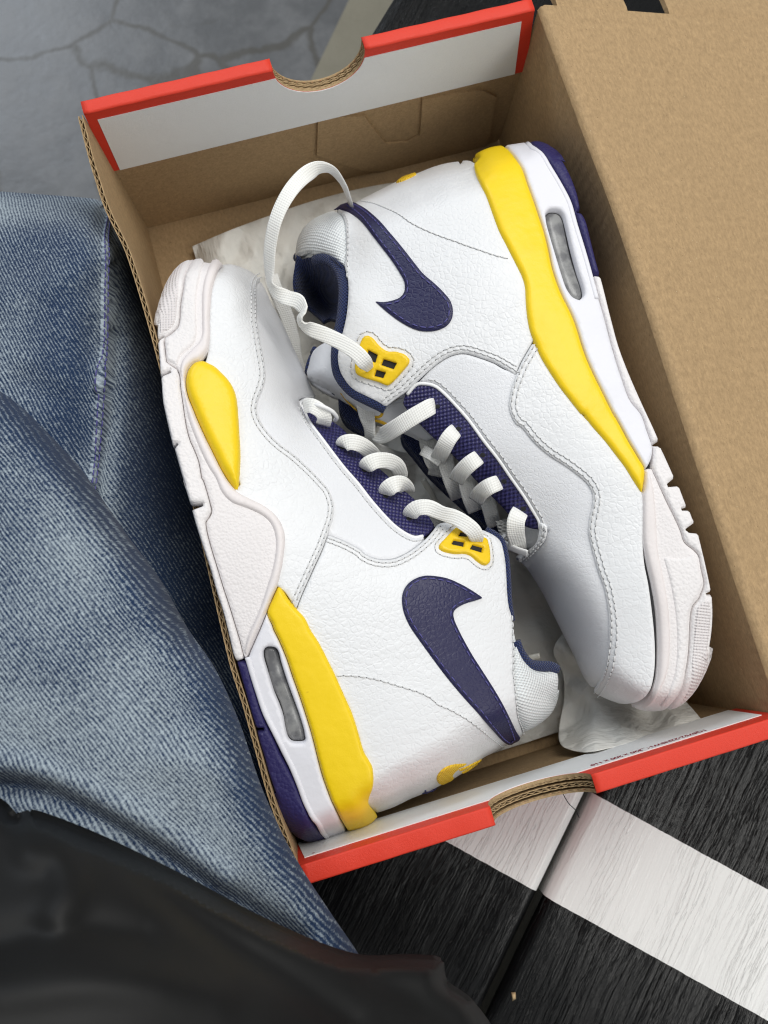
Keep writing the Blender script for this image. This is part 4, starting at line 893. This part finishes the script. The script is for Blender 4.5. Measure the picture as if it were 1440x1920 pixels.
opening = cr(5, (258, 610), (300, 640), (380, 615), (440, 608), (500, 632), (545, 680), (566, 760), (570, 860), (560, 960), (548, 1030), (525, 1030), (480, 1015), (435, 1035), (390, 990), (330, 940), (262, 880), (240, 800), (248, 700))
panel('lining', opening, SI, 'navy_knit', shoeB, .3, 4, .3, 5, drop=lambda P: P[:, 2] - 4, ang=angB, label='dark navy inside of the collar')
tube_on('collar_edge', cr(5, (262, 620), (300, 652), (340, 648), (385, 640), (430, 630), (475, 640), (515, 672), (545, 720), (562, 790), (566, 860), (560, 950), (552, 1020), (538, 1085), (520, 1200), (516, 1285), (530, 1372), (572, 1440), (630, 1495), (725, 1545), (795, 1578), (832, 1598)), SB, 2.6, 'navy_knit', shoeB, -.2, .9)
# gold print on the tongue
for pts in (((590, 350), (640, 420), (690, 470), (735, 510)), ((870, 570), (920, 570), (945, 545), (935, 500)), ((860, 590), (920, 610), (985, 640))):
    tube_on('tongue_print', cr(10, *pts), ST, .8, 'gold_print', shoeB, 1.35, .35)

# rubber sole
bpl = cr(8, (858, 330), (900, 420), (950, 530), (1000, 630), (1040, 720), (1062, 785), (1118, 832), (1150, 870), (1165, 950), (1182, 1040), (1165, 1095), (1150, 1130), (1110, 1180), (1096, 1250), (1091, 1350), (1086, 1450), (1075, 1550), (1050, 1640), (1010, 1720), (950, 1795))
toeB_low = cr(8, (880, 1808), (800, 1800), (735, 1780))
inB = cr(8, (775, 1768), (825, 1748), (862, 1700), (886, 1620), (896, 1500), (896, 1350), (886, 1200), (861, 1050), (831, 920), (806, 800), (798, 680), (797, 560), (796, 490), (804, 460), (815, 335), (850, 325))
panel('sidewall_panel', bpl + toeB_low + inB, SB, 'pebbled_rubber', shoeB, 2.4, 3.5, .3, 7, ang=angB)
panel('sole_bead', inB[:-1] + cr(8, (850, 345), (875, 450), (890, 580), (897, 700), (905, 820), (918, 900), (940, 1000), (962, 1130), (974, 1260), (978, 1400), (970, 1540), (945, 1640), (900, 1725), (850, 1775), (790, 1792)), SB, 'smooth_rubber', shoeB, 3.5, 8, .3, 5, ang=angB, power=1.7)
panel('toe_sidewall', cr(8, (925, 870), (990, 880), (1060, 880), (1110, 850), (1140, 885), (1155, 955), (1170, 1040), (1150, 1095), (1136, 1125), (1100, 1178), (1084, 1250), (1080, 1350), (1075, 1450), (1064, 1545), (1040, 1635), (1000, 1712), (930, 1780), (905, 1760), (955, 1690), (990, 1600), (1004, 1480), (1004, 1330), (994, 1200), (970, 1050), (945, 950)), SB, 'sidewall_rubber', shoeB, 2.9, 3, .2, 6, ang=angB)
silB = cr(7, (922, 962), (972, 970), (1000, 1080), (1040, 1240), (1090, 1420), (1150, 1580), (1220, 1740)) + cr(8, (868, 80), (903, 160), (866, 178), (868, 194), (910, 195), (950, 280), (1000, 390), (955, 428), (960, 443), (1026, 438), (1050, 500), (1076, 568), (1042, 576), (1046, 588), (1092, 588), (1112, 640), (1126, 666), (1070, 706), (1088, 724), (1146, 730), (1175, 850), (1200, 960), (1226, 1086), (1194, 1100), (1198, 1108), (1230, 1108), (1235, 1200), (1232, 1300), (1220, 1400), (1195, 1520), (1150, 1620), (1100, 1700), (1030, 1770), (960, 1800))
outB = silB + bpl[::-1] + cr(8, (858, 300), (862, 200), (832, 110), (792, 0)) + cr(7, (1160, 1760), (1100, 1600), (1050, 1440), (1010, 1290), (980, 1180), (950, 1080), (930, 1000))
panel('outsole', outB, SB, 'sidewall_rubber', shoeB, 2.9, 4, .2, 6, drop=far_b, ang=angB, corner=35)
panel('toe_knurl', cr(8, (1215, 1125), (1158, 1142), (1120, 1188), (1106, 1255), (1101, 1350), (1096, 1450), (1085, 1552), (1060, 1645), (1022, 1725), (985, 1778), (1030, 1756), (1092, 1690), (1140, 1612), (1183, 1515), (1208, 1398), (1220, 1300), (1223, 1200)), SB, 'knurled_rubber', shoeB, 3.3, 4, 0, 5, ang=angB)
navB = cr(7, (510, 130), (560, 115), (610, 125), (680, 170), (740, 250), (790, 350), (825, 450), (843, 545), (820, 550), (822, 562), (850, 568), (880, 620), (910, 740), (940, 860), (968, 958), (920, 958), (900, 880), (870, 770), (830, 640), (790, 500), (740, 410), (680, 310), (620, 220), (570, 155))
panel('heel_outsole', navB, SB, 'navy_rubber', shoeB, 3.0, 4, .2, 6, drop=far_b, ang=angB, label='navy heel part of the outsole')
winB = cr(7, (618, 575), (645, 546), (700, 548), (732, 580), (752, 650), (782, 780), (822, 930), (857, 1040), (860, 1090), (832, 1120), (790, 1100), (750, 1040), (710, 920), (680, 820), (650, 720), (628, 640))
midB = cr(7, (357, 150), (430, 138), (510, 130), (570, 152), (620, 222), (680, 312), (740, 412), (788, 502), (828, 642), (868, 772), (898, 882), (920, 962), (928, 1000), (948, 1080), (978, 1180), (1008, 1290), (1048, 1440), (1098, 1600), (1158, 1760)) + cr(8, (790, 0), (830, 110), (860, 200), (857, 265), (832, 322), (815, 340), (780, 272), (720, 172), (660, 62), (625, 0)) + cr(7, (1060, 1860), (1000, 1740), (940, 1620), (890, 1510), (850, 1400), (820, 1300), (780, 1200), (730, 1100), (690, 1000), (660, 900), (640, 800), (610, 680), (580, 590), (550, 500), (510, 390), (480, 300), (440, 230), (400, 182))
panel('midsole', midB, SB, 'midsole_foam', shoeB, 3.2, 3.5, .2, 6, holes=[winB], ang=angB)
tube_on('midsole_ridge', cr(7, (520, 140), (590, 210), (650, 300), (715, 410), (765, 510), (805, 650), (845, 780), (880, 900), (910, 1010), (940, 1120)), SB, 1.1, 'midsole_foam', shoeB, 2.9, .7)
panel('air_window', winB, SB, 'air_bubble', shoeB, .8, 12, 1.2, 4, extra=lambda V, d: .25 * np.sin(V[:, 1] * .05), label='clear grey air cushion in the heel')
yelB = cr(7, (215, 232), (180, 270), (185, 330), (215, 400), (245, 470), (280, 570), (320, 680), (370, 780), (420, 880), (465, 970), (485, 1040), (490, 1120), (500, 1220), (520, 1320), (555, 1410), (590, 1490), (650, 1590), (710, 1680), (780, 1770), (850, 1860)) + cr(8, (430, 0), (490, 80), (560, 160), (630, 250), (690, 330), (740, 410), (795, 492), (806, 450), (816, 338), (780, 272), (720, 172), (660, 62), (625, 0)) + cr(7, (1060, 1860), (1000, 1740), (940, 1620), (890, 1510), (850, 1400), (820, 1300), (780, 1200), (730, 1100), (690, 1000), (660, 900), (640, 800), (610, 680), (580, 590), (550, 500), (510, 390), (480, 300), (440, 230), (400, 182), (355, 150), (330, 148), (270, 160), (210, 186), (160, 222), (200, 224))
panel('heel_foam', yelB, SB, 'yellow_foam', shoeB, 4.0, 11, .3, 6, ang=angB, label='yellow foam wrap running from the heel', power=2.4, ne=10)

# side logo, heel embroidery, eyelet
swB = cr(5, (768, 924), (820, 930), (880, 920), (930, 900), (962, 860), (962, 800), (932, 740), (880, 660), (820, 580), (750, 490), (680, 420), (610, 372), (560, 350), (515, 340), (560, 318), (600, 306), (640, 308), (700, 333), (760, 378), (840, 450), (920, 540), (1000, 640), (1080, 740), (1160, 810), (1220, 870), (1257, 920), (1271, 980), (1260, 1040), (1220, 1085), (1150, 1110), (1070, 1111), (1000, 1090), (930, 1052), (870, 1010), (820, 970))
panel('side_logo', swB, SB, 'navy_leather', shoeB, 2.9, 1.6, -1.6, 6, ang=angB, label='large navy tick logo on the ankle side')
panel('heel_logo', cr(5, (905, 178), (935, 150), (965, 133), (1035, 110), (1042, 122), (1000, 145), (950, 166)), SB, 'embroidery', shoeB, 2.9, 2, -1.6, 3, ang=.6, label='small embroidered yellow tick on the heel')
eyBp = cr(5, (700, 1150), (730, 1140), (762, 1155), (800, 1200), (850, 1235), (910, 1240), (962, 1256), (993, 1285), (990, 1312), (940, 1372), (882, 1432), (850, 1450), (800, 1432), (700, 1402), (660, 1382), (652, 1340), (665, 1260), (685, 1190))
hoB = [cr(5, (735, 1232), (792, 1262), (777, 1308), (723, 1282)), cr(5, (830, 1288), (910, 1312), (892, 1347), (816, 1322)), cr(5, (785, 1354), (840, 1370), (826, 1402), (773, 1390)), cr(5, (690, 1312), (740, 1330), (732, 1360), (682, 1345))]
panel('eyelet', eyBp, SB, 'yellow_plastic', shoeB, 3.7, 2.5, -1.6, 4, holes=hoB, ang=angB, label='yellow plastic four-hole lace eyelet')
panel('eyelet_backing', shrink(eyBp, 5, 4), SB, 'dark_recess', shoeB, 2.25, 1, -2.1, 6, corner=180)
m_ = curve(B_mud, 4)[:, :2]; an = curve(B_ankle, 4)[:, :2]
stitches('stitching', [offset_line(m_, -6), offset_line(m_, -14)], SB, shoeB, 2.15)
est = shrink(eyBp, -8, 4)
stitches('stitching', [offset_line(an, -7), offset_line(an, -14), np.vstack([est, est[:1]]),
    cr(5, (680, 290), (760, 305), (840, 335), (920, 370), (1000, 420), (1100, 470), (1200, 510), (1300, 545)) + cr(7, (100, 765), (200, 800), (300, 835), (400, 860)),
    cr(5, (575, 372), (598, 425), (608, 500), (608, 600), (604, 700), (602, 770))], SB, shoeB, 2.05)
stitches('stitching', [offset_line(curve(B_eyeedge[2:], 4)[:, :2], -7)], SB, shoeB, 1.25)
swl = shrink(swB, 6.5, 4); stitches('logo_stitching', [np.vstack([swl, swl[:1]])], SB, shoeB, 2.95, 'thread_navy', 2.6, .9, .3, False)

# laces of this shoe: crossings under, bars over
lace('lace', cr(6, (690, 400, 58), (700, 450, 62), (720, 520, 62), (745, 570, 58), (740, 610, 54)), shoeB, 7.2)
lace('lace', cr(6, (790, 500, 66), (800, 560, 66), (825, 640, 62), (850, 700, 56), (862, 730, 50)), shoeB, 6.9)
lace('lace', cr(6, (905, 600, 66), (910, 670, 66), (930, 740, 62), (955, 800, 56)), shoeB, 7.0)
lace('lace', cr(6, (1010, 720, 64), (1030, 780, 64), (1045, 840, 60), (1060, 880, 56)), shoeB, 6.6)
lace('lace', cr(6, (668, 470, 66), (720, 500, 70), (770, 535, 70)), shoeB, 5.0, label=None)
lace('lace', cr(6, (748, 236, 76, 0, .55), (724, 234, 86, 0, .95), (660, 268, 87), (590, 310, 85), (520, 355, 80), (450, 392, 70), (410, 380, 60)), shoeB, 7.1)
lace('lace', cr(6, (870, 352, 74, 0, .5), (850, 364, 85, 0, .9), (810, 410, 87), (778, 470, 82), (755, 515, 72), (745, 540, 64)), shoeB, 6.9)
lace('lace', cr(6, (1000, 494, 74, 0, .5), (975, 510, 85, 0, .9), (925, 545, 86), (875, 595, 80), (850, 640, 70)), shoeB, 6.9)
lace('lace', cr(6, (1118, 634, 72, 0, .5), (1090, 645, 82, 0, .9), (1030, 668, 84), (980, 705, 78), (955, 745, 68)), shoeB, 6.9)
lace('lace', cr(6, (1216, 780, 70, 0, .55), (1198, 800, 81, 0, .95), (1175, 850, 83), (1172, 910, 80), (1180, 970, 74), (1185, 1010, 68)), shoeB, 7.4)
# the loose end: out of the eyelet, over the collar, up in a tall loop and down behind the heel
lace('lace', cr(5, (736, 1350, 84, 0, .5), (704, 1306, 93), (640, 1235, 95), (560, 1180, 94), (460, 1130, 92), (360, 1090, 92, -20), (300, 1050, 94, -60), (285, 1010, 97, -80), (305, 965, 98, -60), (270, 910, 96, -10), (200, 885, 94, 10), (130, 850, 93, -40), (90, 790, 94, -70), (85, 700, 98, -50), (90, 560, 104, -40), (125, 390, 110, -35), (200, 230, 112, -25), (300, 110, 110, -10), (400, 55, 104, 30), (490, 75, 94, 60), (560, 160, 78, 72), (600, 260, 62, 75), (610, 330, 46, 75)), shoeB, 6.3, label='long loose lace end looping over the far end')
# second loose end: down between the shoes and onto the tissue
lace('lace', cr(5, (95, 740, 40), (120, 820, 40), (165, 920, 36), (205, 1030, 32), (235, 1150, 28), (255, 1280, 24), (290, 1390, 20), (350, 1470, 16), (420, 1520, 12)), shoeB, 6.9)
lace('lace', cr(6, (350, 205, 62), (362, 260, 64), (380, 340, 64, 40), (390, 410, 60, 50), (420, 460, 52, 30), (480, 500, 40), (560, 520, 30), (650, 500, 24)), shoeB, 7.0)
P = np.array([W3(*p) for p in cr(6, (672, 630, 12), (700, 680, 11), (745, 765, 9))]); P = catmull(P, 8)
sweep('lace_aglet', P, toward_cam(P), 3.0, 2.4, 'clear_aglet', shoeB, 10, 2.0)
P = np.array([W3(*p) for p in cr(4, (1050, 1015, 30), (1090, 1003, 31), (1140, 992, 32))]); P = catmull(P, 8)
sweep('lace_aglet', P, toward_cam(P), 3.0, 2.4, 'clear_aglet', shoeA, 10, 2.0)

for q in cr(6, (752, 236), (866, 356), (996, 496), (1112, 638), (1216, 786)):
    panel('eyelet_hole', [(q[0] + 5.5 * math.cos(a), q[1] + 4.5 * math.sin(a)) for a in np.arange(10) * math.pi / 5], SB, 'dark_recess', shoeB, .85, 1.5, -.6, 3, corner=180)
for q in cr(6, (232, 462), (352, 584), (468, 724), (594, 846)):
    panel('eyelet_hole', [(q[0] + 5.5 * math.cos(a), q[1] + 4.5 * math.sin(a)) for a in np.arange(10) * math.pi / 5], SA, 'dark_recess', shoeA, .85, 1.5, -.6, 3, corner=180)

# ------------------------------------------------------------------ tissue paper under and between the shoes
def crumple(seed, amp, sc):
    r = np.random.default_rng(seed); D = [(r.uniform(0, math.pi), sc * r.uniform(.7, 2.2), r.uniform(0, 6), r.uniform(.5, 1)) for _ in range(7)]
    def f(P):
        w = P + 26 * np.stack([vnoise(P, 150, seed + 5, 2), vnoise(P, 150, seed + 6, 2)], 1); v = np.zeros(len(P))
        for i, (a, l, p, g_) in enumerate(D):
            q = (w[:, 0] * math.cos(a) + w[:, 1] * math.sin(a)) / l + p; k_ = np.clip(vnoise(P, 170, seed + 10 + i, 1) * 3 + .4, 0, 1)
            v += g_ * k_ * (np.abs((q % 1) * 2 - 1) - .5)
        return amp * .45 * v
    return f
ST1 = Surf([(360, 460, 4), (500, 420, 9), (700, 360, 5), (900, 330, 4), (430, 470, 16), (600, 500, 10), (700, 800, 12), (850, 900, 8), (1000, 1150, 8), (1000, 1300, 7), (900, 1410, 4), (1050, 1370, 6), (1200, 1300, 6), (600, 1100, 6), (800, 1300, 6)],
           disp=crumple(3, 11.0, 60))
t1 = [(360, 462), (395, 447), (440, 428), (560, 385), (640, 362), (720, 345), (810, 336), (880, 330), (960, 318), (1040, 360), (1100, 560), (1150, 760), (1190, 1000), (1210, 1200), (1200, 1310), (1130, 1350), (1050, 1372), (970, 1398), (890, 1422), (760, 1450), (660, 1400), (560, 1150), (470, 850), (420, 640), (375, 510)]
o = panel('tissue_paper', t1, ST1, 'tissue', None, .25, 1.5, 0, 6, ne=2.0, drop=lambda P: P[:, 2] - .25)
o.data.transform(Matrix.Identity(4)); tag(o, 'crumpled white tissue paper sheet lying under both sneakers', 'tissue paper')
ST2 = Surf([(1043, 1205, 30), (1040, 1225, 28), (1055, 1261, 24), (1057, 1310, 22), (1050, 1355, 24), (1052, 1390, 34), (1100, 1409, 62), (1180, 1393, 64), (1250, 1376, 64), (1318, 1352, 62), (1290, 1320, 40), (1220, 1340, 34), (1150, 1340, 36), (1120, 1280, 28), (1200, 1280, 24), (1120, 1200, 20), (1100, 1350, 32)],
           disp=crumple(11, 9, 48))
t2 = [(1046, 1200), (1038, 1224), (1055, 1261), (1058, 1307), (1050, 1353), (1048, 1385), (1058, 1402), (1100, 1411), (1180, 1394), (1250, 1377), (1318, 1352), (1295, 1325), (1270, 1300), (1250, 1270), (1200, 1230), (1120, 1180), (1070, 1180)]
o = panel('tissue_paper', t2, ST2, 'tissue', None, .25, 1.5, 0, 5, ne=2.0, drop=lambda P: P[:, 2] - .3)
tag(o, 'curled corner of white tissue paper between the right sneaker toe and the near box end', 'tissue paper')

# ------------------------------------------------------------------ the person beside the box: jeans and jacket
person = thing('person', 'person in faded blue jeans and black jacket seated left of the shoe box', 'person', (-120, -60, -430))
def lines_disp(specs):
    arr = [(np.asarray(curve(p, 6))[:, :2], a, s) for p, a, s in specs]
    def f(P):
        v = np.zeros(len(P))
        for L, a, s in arr: d = dist(P, L, False); v += a * np.exp(-(d / s) ** 2)
        return v
    return f
top1 = [(-200, 350), (-60, 358), (0, 360), (80, 366), (150, 371), (186, 376), (206, 392)]
f1 = lines_disp([([(208, 385), (200, 450), (196, 560), (196, 640), (190, 720)], 3.5, 14), ([(222, 420), (212, 520), (208, 640)], -4, 16), ([(215, 640), (205, 760), (190, 860), (180, 945)], -6, 17), ([(190, 700), (182, 820), (168, 920)], 4, 14), ([(0, 560), (90, 520), (170, 500)], 4, 40), ([(40, 720), (120, 760), (170, 860)], -3, 30)])
SJ1 = Surf([(-100, 500, 92), (0, 480, 96), (100, 480, 98), (180, 460, 94), (60, 650, 106), (150, 620, 102), (-80, 700, 108), (190, 560, 92), (235, 540, 66), (270, 640, 50), (225, 700, 82), (250, 800, 72), (300, 850, 52), (215, 900, 86), (340, 1000, 44), (280, 1040, 64), (400, 1200, 34), (330, 1150, 54), (100, 800, 106), (150, 950, 96), (470, 1350, 28), (300, 1300, 50), (0, 900, 105), (0, 1200, 80), (560, 1580, 20)],
           rolls=[[p + (95, 62) for p in top1], [(206, 392, 40, 30), (240, 450, 40, 34), (275, 545, 36, 30), (315, 680, 30, 22), (350, 830, 26, 18)]], sil=None, disp=lambda P: f1(P) + 2.2 * vnoise(P, 120, 5, 3))
j1 = top1 + [(228, 425), (255, 500), (285, 590), (318, 690), (345, 830), (385, 970), (425, 1090), (470, 1240), (500, 1340), (530, 1450), (560, 1560), (560, 1620), (420, 1560), (250, 1400), (0, 1250), (-200, 1100)]
fade_shade1 = lambda V: np.clip(-.02 + .25 * vnoise(V, 130, 9, 3) + .30 * np.exp(-(np.abs(V[:, 0] - 200 + (V[:, 1] - 640) * .02) / 26) ** 2) * (V[:, 1] < 1000) + .28 * np.exp(-((V[:, 1] - 390) / 40) ** 2) - .12 * np.clip((V[:, 0] - 215) / 60, 0, 1.6) + .02, -.6, 1)  # worn fading, plus shade painted into the side face next to the box
panel('trouser_leg', j1, SJ1, 'denim', person, 1.0, 3, .5, 12, drop=lambda P: P[:, 2] - 22, ang=.25, fade_shade=fade_shade1, label='far trouser leg, darker blue denim, shade painted in')
sl = [(209, 392), (201, 450), (197, 520), (196, 600), (195, 660), (190, 730), (184, 810), (177, 880), (170, 930)]
panel('seam', [(x, y) for x, y in sl] + [(x - 11, y) for x, y in sl[::-1]], SJ1, 'denim', person, 1.9, 3, -.6, 4, ang=.25, fade_shade=lambda V: .32 + .5 * vnoise(V, 14, 3, 2), label='raised side seam of the far trouser leg')
stitches('seam_stitching', [[(x - 3, y) for x, y in sl], [(x - 8, y) for x, y in sl]], SJ1, person, 1.95, 'thread_navy', 2.6, .8, .3, False)
edge2 = [(-200, 590), (-60, 690), (0, 722), (60, 768), (120, 838), (180, 922), (240, 1008), (300, 1090), (350, 1178), (400, 1252), (445, 1350), (484, 1465), (508, 1522), (538, 1585), (580, 1655), (625, 1723), (672, 1793), (715, 1880)]
f2 = lines_disp([([(-60, 1455), (0, 1466), (60, 1474), (130, 1495), (220, 1545), (300, 1592), (380, 1645), (470, 1705), (560, 1760)], -7, 22), ([(-60, 1430), (60, 1445), (180, 1500), (300, 1565), (420, 1650)], 5, 24), ([(40, 860), (140, 1010), (240, 1180), (330, 1340)], -3, 40), ([(480, 1480), (420, 1440), (330, 1420)], 3, 40)])
SJ2 = Surf([(-100, 800, 132), (0, 800, 132), (100, 900, 134), (200, 1050, 134), (300, 1200, 132), (400, 1380, 132), (480, 1500, 132), (560, 1640, 130), (620, 1740, 126), (0, 1100, 142), (150, 1250, 144), (250, 1450, 142), (400, 1600, 132), (0, 1400, 144), (500, 1750, 124), (150, 1600, 138), (-100, 1600, 140), (300, 1750, 130), (680, 1860, 120)],
           sil=edge2 + [(700, 2000), (-200, 2000)], rolls=[[p + ((75, 36) if p[1] < 1200 else (60, 16)) for p in edge2]], disp=lambda P: f2(P) + 2.5 * vnoise(P, 150, 21, 3))
fade_shade2 = lambda V: np.clip(.24 + .28 * vnoise(V, 170, 31, 3) - .55 * np.exp(-(dist(V, np.asarray(edge2), False) / 55) ** 2) - .3 * np.exp(-(dist(V, np.asarray([(-60, 1455), (60, 1474), (220, 1545), (380, 1645), (560, 1760)], float), False) / 22) ** 2), -.4, 1)  # worn fading, plus shade painted along the leg edge and lap fold
panel('trouser_leg', edge2 + [(700, 2000), (-200, 2000)], SJ2, 'denim', person, 1.0, 3, .5, 12, drop=-3.5, inset=(-45, -15), ang=.42, fade_shade=fade_shade2, label='near trouser leg, pale faded denim thigh')
je = [(-200, 1440), (-80, 1468), (0, 1500), (30, 1528), (62, 1521), (160, 1556), (260, 1602), (360, 1652), (480, 1716), (600, 1770), (680, 1793), (760, 1792), (812, 1794), (830, 1800), (838, 1840), (878, 1870), (918, 1920), (950, 1990)]
f3 = lines_disp([([(170, 1575), (260, 1640), (330, 1700), (430, 1770), (540, 1840), (650, 1915)], -5, 30), ([(60, 1600), (110, 1610), (130, 1660), (110, 1720)], 6, 36), ([(0, 1770), (120, 1740), (260, 1760)], -5, 40), ([(0, 1860), (200, 1840), (400, 1870)], 4, 44), ([(690, 1830), (760, 1860), (830, 1910)], -4, 30)])
SJ = Surf([(-100, 1560, 180), (60, 1580, 184), (250, 1660, 186), (450, 1780, 180), (650, 1850, 168), (800, 1860, 152), (100, 1750, 205), (300, 1850, 205), (0, 1920, 220), (500, 1920, 195), (750, 1950, 165), (880, 1940, 140), (300, 2050, 215), (700, 2050, 180)],
          sil=je + [(980, 2150), (-200, 2150)], rolls=[[p + (46, 26) for p in je]], disp=lambda P: f3(P) * .6 + 2.0 * vnoise(P, 240, 41, 1))
panel('jacket', je + [(980, 2150), (-200, 2150)], SJ, 'black_nylon', person, 1.0, 4, .5, 10, inset=(-30, -25), drop=lambda P: np.maximum(P[:, 2] - 60, 100), ang=.5, label='black jacket hem over the lap')
